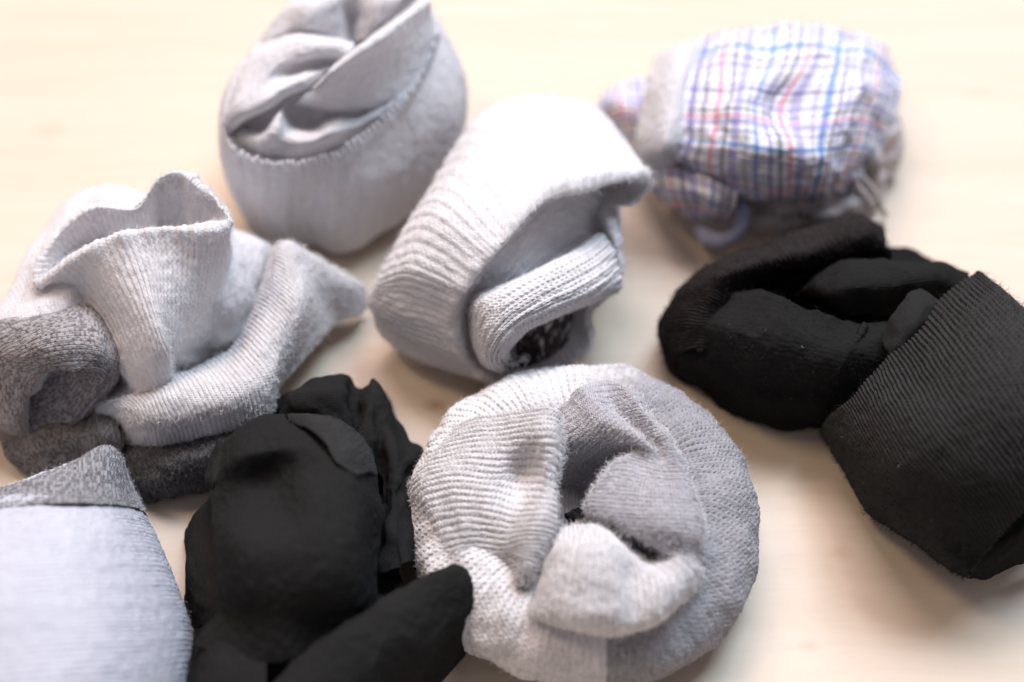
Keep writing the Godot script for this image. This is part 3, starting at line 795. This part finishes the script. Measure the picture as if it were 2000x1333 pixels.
func dress_sock() -> void:
	var t := thing("black_dress_sock", "thin smooth black sock in a loose heap, left of the ring-shaped sock", "sock", Vector3(-6, 0, 9))
	var black := Color(0.021, 0.0205, 0.021)
	var o := {"step": 0.9, "color": black, "crumple": [1.2, 22.0, 18.0], "crease": [1.2, 24.0], "stitch": [0.9, 0.8], "thick": 0.8}
	cloth("foot", t, [[-8.99,2,6.05, -8.09,2,5.55, -7.13,2,5.45, -6.15,2,5.45, -5.15,2,5.85, -4.61,1.5,6.19],
		[-8.59,4,7.11, -7.78,4.6,7.05, -6.83,5,7.04, -5.93,5,7.04, -5.02,4.6,6.99, -4.24,3.4,7.15],
		[-8.5,4.6,8.46, -7.67,5.5,8.74, -6.6,5.9,8.76, -5.6,5.9,8.69, -4.59,5.3,8.6, -4.03,3.6,8.13],
		[-8.59,4.2,9.03, -7.81,4.7,9.15, -6.81,5,9.22, -5.66,5.9,9.67, -4.4,5.7,9.67, -3.86,3.6,8.8],
		[-8.61,4,9.79, -7.72,4.6,10.01, -6.54,5.2,10.23, -5.25,6.2,10.76, -4.22,5.6,10.36, -3.68,3.6,9.47],
		[-8.32,4.2,11.05, -7.31,5.5,11.7, -6.18,6,12.01, -5.01,6.1,12.07, -4.09,5.4,11.47, -3.72,3.2,10.26],
		[-8.05,4,12.24, -7.1,5,12.82, -6.07,5.4,13.05, -5,5.4,12.97, -4.15,4.8,12.39, -3.82,3,11.24],
		[-8.12,3.4,12.78, -7.19,4,13.26, -6.15,4.4,13.56, -5.1,4.2,13.3, -4.27,3.8,12.76, -3.85,2.6,11.92],
		[-8.73,3,13.42, -7.32,3.4,14.09, -6.18,3.6,14.2, -5.27,3.4,13.79, -4.39,3,13.11, -3.94,2,12.41]], mats.black_fine, {"step": 0.6, "color": black, "crumple": [1.0, 20.0, 14.0], "crease": [0.7, 22.0], "stitch": [0.9, 0.8], "rib": [1.3, 0.12, false], "thick": 0.8})
	cloth("toe", t, [[-6.94,2.5,14.85, -6.23,3.6,15.01, -5.34,3.8,15.62, -4.87,3,15.82, -4.82,1,15.34],
		[-5.52,2.6,13.52, -4.8,4,13.85, -4.07,4,14.4, -3.58,3,14.79, -3.45,1,14.59],
		[-4.31,2.6,12.57, -3.62,4,12.92, -2.9,3.9,13.47, -2.49,2.9,13.87, -2.44,0.6,13.53],
		[-3.21,2.6,11.68, -2.55,3.9,11.86, -2.01,3.7,12.32, -1.63,2.7,12.76, -1.64,0.6,12.76],
		[-2.35,2.6,11.26, -1.7,3.5,11.23, -1.3,3.3,11.67, -1.01,2.5,12.19, -1.12,1,12.33],
		[-1.91,2,11.08, -1.36,2.4,10.94, -1.03,2.4,11.56, -0.87,2,12.08, -0.96,1.2,12.25]], mats.black_fine, {"step": 0.6, "color": black, "crumple": [1.0, 25.0, 16.0], "crease": [1.4, 35.0], "stitch": [0.9, 0.8], "thick": 0.8})
	cloth("side_fold", t, [[-9.37,0.8,11.76, -8.7,2.4,12.33, -7.97,3.2,12.5, -6.76,3.5,12.75],
		[-9.65,0.8,12.75, -8.92,2.4,13.26, -7.95,3.4,13.48, -6.66,3.6,13.59],
		[-9.66,0.8,13.63, -8.95,2.6,14.29, -7.92,3.6,14.5, -6.57,3.6,14.35],
		[-9.62,0.8,14.8, -8.93,2.6,15.34, -7.95,3.4,15.57, -6.5,3.4,15.28]], mats.black_fine, o)
	cloth("crumpled_leg", t, [[-8.18,0.3,3.57, -7.84,1.5,3.95, -7.38,2.4,4.84, -7.1,2.2,5.5],
		[-7.35,0.3,2.7, -6.82,2,3.54, -6.27,3,4.79, -6.08,2.6,5.6],
		[-6.08,0.3,2.37, -5.66,2.2,3.33, -5.34,3,4.69, -5.1,2.6,5.79],
		[-5.21,0.3,2.48, -5.02,1.8,3.34, -4.88,2.4,4.64, -4.73,2.2,5.9],
		[-4.43,0.3,2.37, -4.37,2.2,3.38, -4.4,3,5.1, -4.43,2.5,6.51],
		[-3.56,0.3,4.2, -3.55,1.5,4.78, -3.9,2.6,5.99, -4.18,2.2,7.06],
		[-2.98,0.3,5.14, -2.95,1.6,5.82, -3.43,2.8,7.2, -3.97,2.2,8.01],
		[-3.11,0.3,5.95, -3.14,1.4,6.51, -3.55,2.6,8.09, -3.83,2.2,8.92],
		[-3.24,0.3,7.51, -3.21,1.6,8.17, -3.38,2.8,9.49, -3.85,2.2,9.99],
		[-2.76,0.3,9.37, -2.75,1.6,9.89, -3.17,2.8,10.7, -3.89,2,10.74]], mats.black, {"color": black, "crumple": [1.8, 40.0, 40.0], "crease": [0.9, 35.0], "stitch": [1.2, 1.0], "stitch_mm": 0.2, "step": 0.6, "thick": 1.0})
	cloth("cuff", t, [[-9.7,0.3,7.03, -9.32,1.2,7.53, -8.89,1.8,8.3],
		[-10.14,0.3,7.7, -9.67,1.4,8.22, -8.84,2,8.98],
		[-10.13,0.3,8.83, -9.65,1.4,9.41, -8.65,2.2,10.17],
		[-9.92,0.3,10.27, -9.46,1.4,10.73, -8.4,2.2,11.53],
		[-9.53,0.3,11.57, -9.12,1.2,11.81, -8.36,2,12.08]], mats.black, {"color": black, "rib": [1.4, 0.3, false]})
	cloth("under_layer", t, [[-9.38,1.5,6.19, -7.21,1.5,5.19, -4.23,1.5,5.79],
		[-9.31,1.5,9.02, -6.82,1.5,9.02, -3.72,1.5,9.02],
		[-9.16,1.2,11.47, -6.47,1.8,12.14, -3.16,1.5,10.96],
		[-9.13,1,13.01, -6.34,1.5,13.74, -2.96,1.2,12.47],
		[-9,1,14.89, -6.25,1.2,14.98, -2.95,0.6,13.29]], mats.black_fine, o)
	cloth("reinforced_toe", t, [[-6.52,5.26,7.22, -6.43,5.41,7.46, -6.36,5.51,7.69],
		[-5.81,5.26,7.22, -5.69,5.61,7.76, -5.62,5.86,8.25],
		[-4.98,4.91,7.18, -5.04,5.56,8.07, -5.15,6.01,8.81],
		[-4.33,4.06,7.29, -4.51,5.36,8.55, -4.77,6.01,9.37],
		[-3.95,3.76,8.24, -4.1,4.76,8.84, -4.27,5.66,9.55]], mats.black, {"color": Color(0.042, 0.040, 0.041), "stitch": [1.2, 1.0], "stitch_mm": 0.35, "step": 0.4, "crumple": [0.3, 30.0, 30.0], "thick": 1.2})
	cloth("heel_edge", t, [[-9.26,3,7.24, -8.76,4,7.24, -8.51,4,7.39],
		[-9.34,2.5,7.56, -9.02,3.2,7.94, -8.59,4,8.5],
		[-9.34,2,7.59, -9.08,2.6,8, -8.73,3.4,8.54]], mats.black, {"color": Color(0.035, 0.034, 0.035)})

func dark_socks() -> void:
	var t := thing("black_sock_pair", "thick black sock pair folded together, its charcoal ribbed cuff turned over", "socks", Vector3(12, 0, 1))
	var black := Color(0.018, 0.016, 0.0158)
	cloth("folded_cuff", t, [[5.78,0.2,1.96, 5.4,1,1.87, 5.48,2.2,2.36, 5.92,3.2,2.97, 6.56,3.3,3.06],
		[5.32,0.3,1.3, 5,1.6,1.38, 5.23,2.9,1.96, 5.89,3.8,2.62, 6.64,3.6,2.67],
		[5.39,0.3,-0.14, 5.07,2,0.74, 5.33,3.4,1.4, 6.06,4.2,2.1, 6.95,3.6,2.02],
		[6.04,0.3,-1.58, 5.49,2.4,-0.08, 5.75,4,1.04, 6.46,4.6,1.69, 7.39,3.4,1.18],
		[6.83,0.3,-2.32, 6.28,2.8,-0.64, 6.44,4.2,0.54, 6.88,4.8,1.32, 7.78,3.2,0.31],
		[8.01,0.3,-3.07, 7.39,3,-1.26, 7.42,4.2,-0.03, 7.7,4.6,0.8, 8.53,2.6,-0.46],
		[9.19,0.3,-3.58, 8.54,3,-1.79, 8.48,4.2,-0.5, 8.7,4.4,0.27, 9.52,2.2,-0.95],
		[10.48,0.3,-4.1, 9.8,3,-2.35, 9.65,4.2,-0.97, 9.88,4.2,-0.15, 10.65,2,-1.25],
		[11.99,0.3,-4.75, 11.18,3,-2.9, 11,4.2,-1.45, 11.18,4,-0.69, 11.93,2,-1.49],
		[13.15,0.3,-4.89, 12.29,3,-3.25, 12.02,4.1,-1.79, 12.14,3.8,-1.12, 12.77,2,-1.74],
		[13.92,0.3,-4.36, 13.08,2.6,-3.02, 12.81,3.4,-1.87, 12.8,3.2,-1.21, 13.16,1.8,-1.68]], mats.black, {"color": Color(0.028, 0.0265, 0.0265), "rib": [2.0, 0.9, true], "turn": true, "step": 0.6, "crumple": [0.8, 20.0, 40.0], "fuzz": 4500, "fuzz_material": mats.fuzz_black})
	cloth("folded_leg", t, [[6.97,3.4,1.18, 6.15,3.5,2.19, 5.77,2.7,2.3, 5.66,2.1,2.28, 5.74,1,1.96, 5.88,0.05,1.86],
		[7.27,4.2,1.44, 6.76,4.4,3.03, 6.39,3.4,3.35, 6.32,2.6,3.23, 6.39,1.5,2.95, 6.61,0.05,2.64],
		[8.03,4.4,1.73, 7.59,4.6,3.31, 7.33,3.6,3.94, 7.31,2.6,3.76, 7.34,1.7,3.74, 7.54,0.05,3.34],
		[8.8,4.4,2.17, 8.43,4.6,3.62, 8.26,3.6,4.25, 8.31,2.6,4.07, 8.29,1.7,4.16, 8.53,0.05,3.72],
		[9.73,4.4,2.5, 9.34,4.6,3.93, 9.19,3.6,4.45, 9.27,2.6,4.22, 9.27,1.7,4.27, 9.54,0.05,3.87],
		[10.73,4.2,2.58, 10.32,4.4,3.97, 10.2,3.4,4.39, 10.18,2.6,4.34, 10.25,1.7,4.37, 10.56,0.05,3.93],
		[11.74,4,2.58, 11.37,4,3.85, 11.21,3.2,4.34, 11.15,2.6,4.38, 11.3,1.5,4.22, 11.58,0.05,3.93],
		[13.12,3.8,2.41, 12.73,3.8,3.68, 12.5,3.2,4.34, 12.45,2.6,4.38, 12.63,1.5,4.22, 12.95,0.05,3.93]], mats.black_plush, {"color": black, "crumple": [1.2, 30.0, 30.0], "crease": [1.2, 35.0], "rib": [1.7, 0.3, false], "step": 0.5, "lint": 30, "lint_material": mats.fuzz_white, "fuzz": 3000, "fuzz_material": mats.fuzz_black})
	cloth("inner_fold", t, [[9.55,2.6,0.12, 9.56,3,0.48, 9.67,2.8,0.53, 9.99,2,-0.02],
		[10.34,2.4,-0.77, 10.06,4,0.59, 10,4.4,1.73, 10.41,3.2,1.49],
		[11.45,2.4,-1.12, 10.93,4.4,0.46, 10.76,5,1.95, 11.25,3.6,2.02],
		[12.96,2.4,-1.24, 12.35,4.4,0.27, 12.07,5,1.84, 12.52,3.6,1.91],
		[14.46,2.4,-1.24, 13.85,4.2,0.09, 13.49,4.8,1.43, 13.82,3.6,1.58],
		[15.66,2,-1.01, 15.21,3.4,-0.08, 14.83,4,1.04, 14.99,3.2,1.22]], mats.black_plush, {"color": black, "crumple": [1.0, 30.0, 30.0], "crease": [1.0, 30.0], "rib": [1.7, 0.3, false], "step": 0.5})
	cloth("heel_tab", t, [[11.5,4.4,3.56, 11.87,4.9,3.14, 12.41,5.2,2.45, 12.91,5,2.12],
		[11.65,4.6,4.34, 12.05,5.2,4.03, 12.71,5.4,3.16, 13.41,5,2.49],
		[12.15,4.4,4.38, 12.63,4.8,3.89, 13.18,5,3.23, 13.75,4.6,2.46]], mats.black_plush, {"color": Color(0.026, 0.024, 0.024)})
	cloth("inside_leg", t, [[5.96,0.2,-0.46, 8.33,0.2,-2.41, 11.25,0.2,-3.42, 14.01,0.2,-3.67, 16.72,0.2,-2.71],
		[5.84,1.2,-0.07, 8.12,1.4,-1.8, 10.96,1.4,-2.8, 13.59,1.2,-3.49, 15.52,1.2,-2.48],
		[6.33,1,0.69, 8.57,1,-0.48, 11.17,1,-1.19, 13.41,1,-1.68, 15.46,1.2,-1.26],
		[6.59,0.8,1.88, 9.11,0.8,1.21, 11.27,0.8,0.75, 13.22,1,0.46, 15.22,1.2,-0.07],
		[6.19,0.1,1.77, 7.76,0.1,3.16, 9.59,0.1,3.74, 11.63,0.1,3.78, 13.73,0.1,3.52]], mats.black_plush, {"color": black})  # unseen black sheet, added to close the hollow and keep light from leaking under
	roll("seam", t, [[11.18,4.3,2.88,0.1], [10.78,4.35,3.56,0.1], [10.33,4.15,4.18,0.1], [10.02,3.5,4.37,0.1], [9.81,2.9,4.31,0.1]], mats.black, {"color": black, "rib": [1.6, 0.5]})
	cloth("turned_cuff", t, [[10.44,0.2,4.23, 10.93,0.2,5.47, 11.48,0.2,7.25, 12.11,0.2,7.83, 12.89,0.2,8.39, 13.47,0.3,9.01, 13.93,0.4,9.34],
		[9.97,1.2,4.8, 10.47,1,5.93, 11,1,7.78, 11.74,1,8.52, 12.47,1.1,9.17, 13.08,1.2,9.88, 13.56,1.2,10.18],
		[10.01,2.8,5.31, 10.38,2.8,6.53, 10.81,3,7.99, 11.39,3,9.08, 12.03,2.9,9.81, 12.73,2.6,10.41, 13.35,2.2,10.6],
		[10.45,3.8,5.41, 10.65,4.3,6.95, 11,4.6,8.55, 11.61,4.4,9.48, 12.24,4,10.08, 12.89,3.4,10.47, 13.5,2.8,10.53],
		[11.28,4.4,4.71, 11.25,5.4,6.75, 11.55,5.8,8.51, 12.16,5.5,9.44, 12.86,4.9,9.9, 13.47,4.2,10.21, 13.94,3.3,10.15],
		[12.19,4.8,3.69, 12.14,6.2,6.05, 12.47,6.6,7.85, 13.08,6.3,8.88, 13.74,5.7,9.5, 14.29,5,9.79, 14.68,4.2,9.69],
		[13.49,5,2.49, 13.44,6.5,4.83, 13.8,7,6.7, 14.35,6.8,8.01, 15.02,6.2,8.63, 15.61,5.4,8.94, 16.05,4.6,8.73],
		[14.8,5,1.44, 14.98,6,3.11, 15.45,6.4,4.75, 15.99,6.4,6.21, 16.45,6,7.21, 17.01,5.2,7.71, 17.37,4.6,7.64],
		[15.23,4.2,0.88, 15.88,4.4,1.84, 16.54,4.6,3.31, 17.1,4.6,4.85, 17.57,4.2,5.92, 18.04,3.6,6.63, 18.4,3,6.58]], mats.black, {"color": Color(0.036, 0.0355, 0.0365), "step": 0.4, "rib": [1.9, 0.7, true], "turn": true, "stitch": [1.9, 1.4], "stitch_mm": 0.5, "crumple": [0.7, 25.0, 25.0], "lint": 40, "lint_material": mats.fuzz_white, "fuzz": 7500, "fuzz_material": mats.fuzz_black})
	cloth("tucked_leg", t, [[13.32,1.8,10.27, 14.16,2.6,9.63, 15.19,3.2,9.03, 16.52,3.5,8.15],
		[13.64,1.2,10.18, 14.38,2,10.04, 15.2,2.6,9.71, 16.44,3,9.08],
		[14.48,0.3,9.83, 15.01,0.8,9.67, 15.69,1,9.53, 17,1.2,9.02]], mats.black_plush, {"color": black})

func twisted_sock() -> void:
	var t := thing("twisted_grey_sock", "pale grey sock balled up with a twisted top and a stitched toe seam", "sock", Vector3(-6, 0, -9))
	var grey := Color(0.81, 0.80, 0.835)
	var o := {"color": grey, "crumple": [0.8, 25.0, 25.0], "crease": [0.5, 25.0], "stitch": [1.5, 1.3], "stitch_mm": 0.35, "step": 0.6, "open_bag": true}
	cloth("leg", t, [[-7.6,0.1,-8.7, -7.59,0.1,-8.56, -7.47,0.1,-8.41, -7.26,0.1,-8.27, -7.06,0.1,-8.27, -6.88,0.1,-8.41, -6.79,0.1,-8.56, -6.8,0.1,-8.7, -6.91,0.1,-8.85, -7.12,0.1,-8.99, -7.32,0.1,-8.99, -7.51,0.1,-8.85],
		[-9.71,0.1,-6.16, -9.23,0.1,-5.35, -8.22,0.1,-4.87, -7.46,0.1,-4.95, -6.12,0.1,-4.95, -4.66,0.1,-6.16, -3.37,0.1,-7.84, -2.82,0.1,-9.29, -3.08,0.1,-11.09, -5.44,0.1,-12.65, -8.72,0.1,-12.02, -9.87,0.1,-9.29],
		[-10.06,1.2,-5.59, -9.41,0.9,-4.56, -8.23,0.8,-3.93, -7.45,0.9,-4.09, -5.79,0.8,-3.88, -4.16,1,-4.99, -2.67,1.4,-6.2, -2.02,1.8,-7.44, -2.37,2,-9.82, -4.84,2,-11.65, -8.61,2,-11.03, -10.09,1.6,-7.94],
		[-10.42,3.6,-5.76, -9.88,3.2,-4.33, -8.47,3,-3.64, -7.14,3,-3.89, -5.41,3.2,-3.94, -3.83,3.6,-5.22, -2.39,4,-6.4, -1.64,4.2,-7.84, -2.12,4.8,-9.73, -4.78,4,-12.92, -8.63,4,-11.65, -10.42,4,-8.08],
		[-9.99,5.5,-5.24, -9.57,5.2,-4.27, -8.23,5,-3.77, -6.67,5,-3.97, -5.47,5.2,-4.66, -4.35,5.6,-5.61, -3.31,6,-6.69, -2.61,6.4,-9.17, -3.38,6.4,-10.98, -5.68,6.4,-11.59, -8.04,6.2,-10.33, -9.66,6,-7.38],
		[-9.49,5.2,-5.72, -9.25,5,-5.01, -8.18,4.8,-4.71, -6.77,4.8,-4.84, -5.72,5,-5.41, -4.76,5.4,-6.3, -3.89,5.8,-7.34, -3.43,6,-9.4, -3.95,6,-10.59, -5.66,6,-10.9, -7.63,6,-9.69, -9.11,5.6,-7.59],
		[-7.35,5.2,-7.79, -7.23,5.2,-7.51, -6.95,5.2,-7.37, -6.58,5.2,-7.37, -6.32,5.2,-7.51, -6.16,5.2,-7.79, -6.09,5.2,-8.07, -6.11,5.2,-8.36, -6.32,5.2,-8.65, -6.7,5.2,-8.79, -7.06,5.2,-8.65, -7.3,5.2,-8.22]], mats.fine, {"loop": true, "open_bag": true, "color": grey, "rib": [1.8, 0.45, false], "crumple": [1.2, 25.0, 12.0], "crease": [0.8, 14.0], "step": 0.8, "stitch_mm": 0.2, "fuzz": 13500})
	cloth("toe", t, [[-9.72,5.1,-4.64, -9.46,5.3,-4.89, -9.35,5,-5.55, -9.48,4.2,-6.73],
		[-8.81,5,-4.23, -8.61,5.7,-4.1, -8.63,5.4,-5.04, -9.13,4.2,-6.86],
		[-8.44,5,-4.1, -8.11,6,-3.9, -7.91,6.4,-4.43, -7.84,6.3,-5.44],
		[-8.08,5,-4.02, -7.75,5.8,-3.99, -7.72,5.6,-5, -7.83,5,-6.49],
		[-7.72,5,-3.97, -7.41,5.8,-3.86, -7.37,5.6,-4.66, -7.58,4.6,-6.54],
		[-7.03,5,-4.08, -6.76,5.9,-3.75, -6.7,5.8,-4.33, -7.12,4.6,-6.49],
		[-6.25,5.1,-4.33, -6.05,6,-4.03, -6.07,6,-4.67, -6.59,4.6,-6.76],
		[-5.47,5.3,-4.73, -5.42,5.8,-4.64, -5.48,5.6,-5.26, -5.77,4.6,-6.76],
		[-4.77,5.6,-5.13, -4.79,5.8,-5.22, -4.92,5.4,-5.89, -5.11,4.8,-6.75],
		[-4.07,5.9,-5.58, -4.16,5.9,-5.66, -4.29,5.6,-6.07, -4.46,5,-6.82]], mats.fine, o)
	cloth("left_fold", t, [[-9.97,5.2,-6.95, -10.01,5.6,-6.07, -9.98,5.8,-5.3, -9.9,5.9,-4.79, -9.85,5.7,-4.6, -9.79,5.3,-4.84, -9.84,4.8,-5.45],
		[-9.54,5.8,-8.05, -9.51,6.4,-6.21, -9.36,6.7,-5.05, -9.27,6.7,-4.6, -9.14,6.5,-4.41, -9.03,6.1,-4.74, -9.13,5.4,-5.63],
		[-8.95,6.3,-8.57, -8.74,7,-6.84, -8.63,7,-5.89, -8.51,7,-5.22, -8.35,6.9,-4.68, -8.28,6.5,-4.78, -8.36,5.8,-5.62],
		[-8.22,6.5,-8.81, -7.93,7.4,-7.17, -7.86,7.3,-6.33, -7.86,6.9,-6.17, -7.65,7.2,-5.16, -7.64,6.7,-5.15, -7.7,6,-6],
		[-7.27,6.7,-8.73, -6.95,7.7,-7.04, -6.97,7.5,-6.41, -7.13,6.7,-6.8, -6.98,7.2,-5.64, -7.07,6.8,-5.51, -7.14,6,-6.49],
		[-6.45,6.7,-8.61, -6.14,7.6,-7.06, -6.3,7.4,-6.59, -6.53,6.6,-7.09, -6.52,7,-6.21, -6.68,6.7,-6.17, -6.74,6,-7.02],
		[-5.61,6.6,-8.28, -5.47,7.3,-7.11, -5.8,7.2,-6.68, -6.17,6.5,-7.21, -6.27,6.8,-6.62, -6.44,6.5,-6.77, -6.5,6,-7.38]], mats.fine, o)
	cloth("twisted_fold", t, [[-6.93,6.6,-5.83, -6.68,7.2,-5.16, -6.81,7.1,-4.97, -7.13,6.6,-5.16, -7.48,6.1,-5.54, -7.51,5.6,-6.07],
		[-6.33,6.9,-6.33, -5.99,7.9,-5.11, -6.07,7.5,-5.02, -6.34,6.7,-5.18, -6.66,6,-5.47, -6.73,5.3,-6.23],
		[-5.52,7,-7.4, -5.11,8.3,-5.68, -5.16,7.7,-5.7, -5.38,6.7,-5.58, -5.6,5.9,-5.53, -5.66,5.2,-6.29],
		[-4.6,7.1,-8.5, -4.16,8.6,-6.38, -4.09,7.7,-6.52, -4.31,6.7,-6.12, -4.61,5.8,-5.75, -4.67,5.1,-6.49],
		[-3.73,7.2,-9.45, -3.33,8.6,-7.38, -3.27,7.6,-7.62, -3.35,6.8,-7.23, -3.65,6,-6.28, -3.8,5.3,-6.78],
		[-3.21,7.2,-10.04, -2.87,8.2,-8.46, -2.77,7.4,-8.74, -2.72,6.8,-8.51, -2.83,6.4,-7.73, -2.96,5.8,-8.05]], mats.fine, o)
	cloth("back_fold", t, [[-9.04,5.6,-10.21, -9.23,6,-9.1, -9.11,6.2,-8.27, -9.1,5.8,-8.48],
		[-8.21,6,-11.83, -8.22,7,-9.42, -7.88,7.2,-8.14, -8.01,6.4,-8.45],
		[-7.32,6.2,-12.82, -7.1,7.8,-9.08, -7.02,7.6,-8.05, -7.07,6.6,-8.39],
		[-6.58,6.2,-13.14, -6.4,7.8,-9.38, -6.16,7.2,-9.01, -6.11,6.4,-8.59],
		[-5.84,6,-13.43, -5.67,7.4,-10.07, -5.73,6.6,-9.95, -5.82,6,-9.1],
		[-4.67,6,-13.43, -4.67,8,-9.4, -4.88,7.8,-8.21, -5.11,7,-8.05],
		[-3.28,6,-12.78, -3.6,8,-9.4, -4.1,7.8,-8.5, -4.6,7,-8.4]], mats.fine, o)
	# the toe seam: a ladder of short stitches
	var line := [[[-9.84,5.5,-4.77, -9.54,5.3,-4.16, -8.8,5.2,-3.7, -8.02,5.1,-3.61, -7.16,5.1,-3.66, -6.31,5.1,-3.97, -5.45,5.3,-4.42, -4.68,5.6,-5.08, -3.9,5.9,-5.72, -3.3,6.1,-6.57, -2.85,6.4,-7.73, -2.6,6.5,-9.04]]]
	var along := spline(vectors(line[0][0]), 52, false)
	for i in 52:
		var a := along[i]
		var b := along[i + 1]
		var outw := Vector3(0.1, 0.35, 0.9).normalized()
		var p := (a + b) * 0.5 + Vector3(0, dice.randf_range(-0.0008, 0.0004), 0)
		var reach := dice.randf_range(0.7, 1.5)
		var path := []
		for s in [[-0.0022, 0.0016], [0.0, 0.0034], [0.0026, 0.0012]]:
			var q: Vector3 = (p + Vector3.UP * -s[0] * reach + outw * s[1] * 0.6 + (b - a) * s[0] * (160.0 if i % 2 else 60.0)) * 100.0
			path.append([q.x, q.y, q.z, 0.065])
		roll("seam_stitch", t, path, mats.fine, {"color": grey, "step": 0.7, "crumple": [0.0, 1.0, 1.0]})

func plaid_sock() -> void:
	var t := thing("checked_sock", "white sock with blue, red and black checks and a white cuff, at the back right", "sock", Vector3(10, 0, -8))
	var m := knit([mats.plush.heightmap_texture, plaid_picture()], 0.3)
	m.uv1_scale = Vector3(1, 1, 1)
	var o := {"step": 0.7, "stitch": [3.0, 2.5], "crumple": [1.2, 35.0, 30.0], "crease": [1.0, 40.0]}
	cloth("checked_foot", t, [[8.11,1.5,-13.86, 9.81,1.5,-14.18, 11.92,1.5,-14.35, 13.76,1.5,-14.02, 14.98,1.5,-13.21, 15.29,1.2,-12.3],
		[7.49,3.8,-12.29, 9.13,4.3,-12.14, 11.26,4.3,-12.21, 13.03,4,-12.22, 14.36,3.4,-12.17, 15.1,2.4,-11.79],
		[6.54,5,-8.9, 8.3,5.9,-8.07, 10.2,5.9,-7.93, 11.99,5.5,-8.42, 13.48,4.6,-9.09, 14.71,3,-9.69],
		[6.14,5,-6.91, 7.79,6,-5.87, 9.18,5.3,-6.28, 11.42,5.7,-6.09, 12.82,4.8,-7, 14.26,2.9,-8.35],
		[5.96,4.5,-5.57, 7.57,5.3,-4.55, 9.28,5.3,-4.16, 10.97,5,-4.62, 12.26,4.2,-5.64, 13.45,2.6,-7.13],
		[5.92,3.8,-5.41, 7.56,4.3,-4.21, 9.41,4.2,-3.93, 10.89,4.1,-4.17, 11.91,3.5,-4.93, 12.98,2.3,-6.21],
		[6.32,2.8,-5.81, 7.81,3.2,-4.46, 9.58,3.2,-4.13, 10.93,3,-4.49, 11.93,2.6,-5.22, 12.91,1.8,-6.33],
		[6.79,1,-7.17, 8.38,1.2,-5.86, 10.06,1.2,-5.59, 11.4,1.2,-5.73, 12.37,1,-6.21, 13.08,0.8,-6.83]], m, o)
	cloth("white_cuff", t, [[5.68,1.5,-13.21, 6.34,2,-12.91, 7.08,2.5,-12.61, 7.93,2,-13.55],
		[5.56,3.2,-11.73, 6.08,4.4,-10.78, 6.71,4.8,-10.69, 7.53,4.2,-11.65],
		[5.07,3.4,-9.81, 5.58,4.9,-8.44, 6.05,5.5,-7.99, 6.73,5,-8.9],
		[4.8,3,-8.67, 5.22,4.7,-6.98, 5.68,5.3,-6.42, 6.29,5,-6.85],
		[4.54,2.6,-7.69, 4.94,4,-5.99, 5.37,4.7,-5.08, 6.04,4.5,-5.44],
		[4.67,1.5,-8.05, 4.96,2.7,-6.33, 5.49,3.5,-5.39, 6.07,3.4,-5.65],
		[5.08,0.5,-8.85, 5.36,1,-7.6, 5.81,1.8,-6.61, 6.39,1.8,-6.74]], mats.fine, {"color": Color(0.82, 0.82, 0.86), "rib": [5.0, 0.4, false], "stitch_mm": 0.1, "crumple": [0.3, 30.0, 30.0]})
	cloth("checked_tail", t, [[3.48,1,-11.75, 4.23,2,-11.49, 5.23,2.5,-11.35],
		[3.52,1.4,-10.67, 4.2,2.6,-9.72, 5.06,3,-9.25],
		[4.01,1,-10.07, 4.4,2,-9.09, 4.9,2.6,-8.26],
		[4.34,0.3,-9.66, 4.58,0.8,-9.11, 4.94,1,-8.74]], m, o)
	cloth("checked_toe", t, [[5.04,2,-6.67, 5.91,3,-5.6, 6.99,3.4,-4.65, 8,3,-4.28],
		[5.23,1.6,-6.27, 5.97,2.8,-4.88, 6.99,3,-4.15, 7.96,2.4,-4.11],
		[5.58,0.8,-6.27, 6.28,1.6,-5.05, 7.05,1.8,-4.46, 7.85,1.4,-4.6],
		[5.86,0.1,-6.71, 6.57,0.3,-5.96, 7.19,0.4,-5.46, 7.87,0.3,-5.42]], m, o)
	roll("blue_edge", t, [[6.78,0.8,-4.93,0.25], [7.21,0.9,-4.17,0.28], [7.84,1,-4,0.28], [8.28,1.4,-4.2,0.28], [8.4,1.8,-4.59,0.26], [8.18,2,-4.91,0.22]], mats.plush, {"color": Color(0.50, 0.53, 0.74)})
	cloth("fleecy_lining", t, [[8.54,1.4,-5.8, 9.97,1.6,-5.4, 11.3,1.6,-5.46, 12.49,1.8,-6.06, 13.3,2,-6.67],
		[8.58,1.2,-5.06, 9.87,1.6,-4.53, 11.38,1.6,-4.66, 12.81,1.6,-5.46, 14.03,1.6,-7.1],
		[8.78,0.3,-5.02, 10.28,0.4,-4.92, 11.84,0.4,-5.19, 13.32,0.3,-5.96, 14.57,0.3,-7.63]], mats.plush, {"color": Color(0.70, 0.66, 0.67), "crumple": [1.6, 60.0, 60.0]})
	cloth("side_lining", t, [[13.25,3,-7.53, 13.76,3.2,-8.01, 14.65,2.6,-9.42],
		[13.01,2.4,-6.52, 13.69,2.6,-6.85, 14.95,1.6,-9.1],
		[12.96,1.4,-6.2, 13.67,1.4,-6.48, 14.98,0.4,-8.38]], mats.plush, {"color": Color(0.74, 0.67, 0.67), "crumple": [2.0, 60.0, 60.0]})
	for place in [[[12.41,2.2,-6.05, 12.89,1.8,-5.65, 13.28,1.2,-5.59, 13.59,0.3,-5.83]], [[12.81,2.2,-6.18, 13.33,1.7,-5.89, 13.74,1,-5.8, 14.11,0.2,-5.93]]]:
		var path := []
		for i in 4:
			path.append([place[0][i * 3], place[0][i * 3 + 1], place[0][i * 3 + 2], 0.11])
		roll("loose_yarn", t, path, mats.plush, {"color": Color(0.82, 0.72, 0.69), "crumple": [0.3, 100.0, 100.0]})
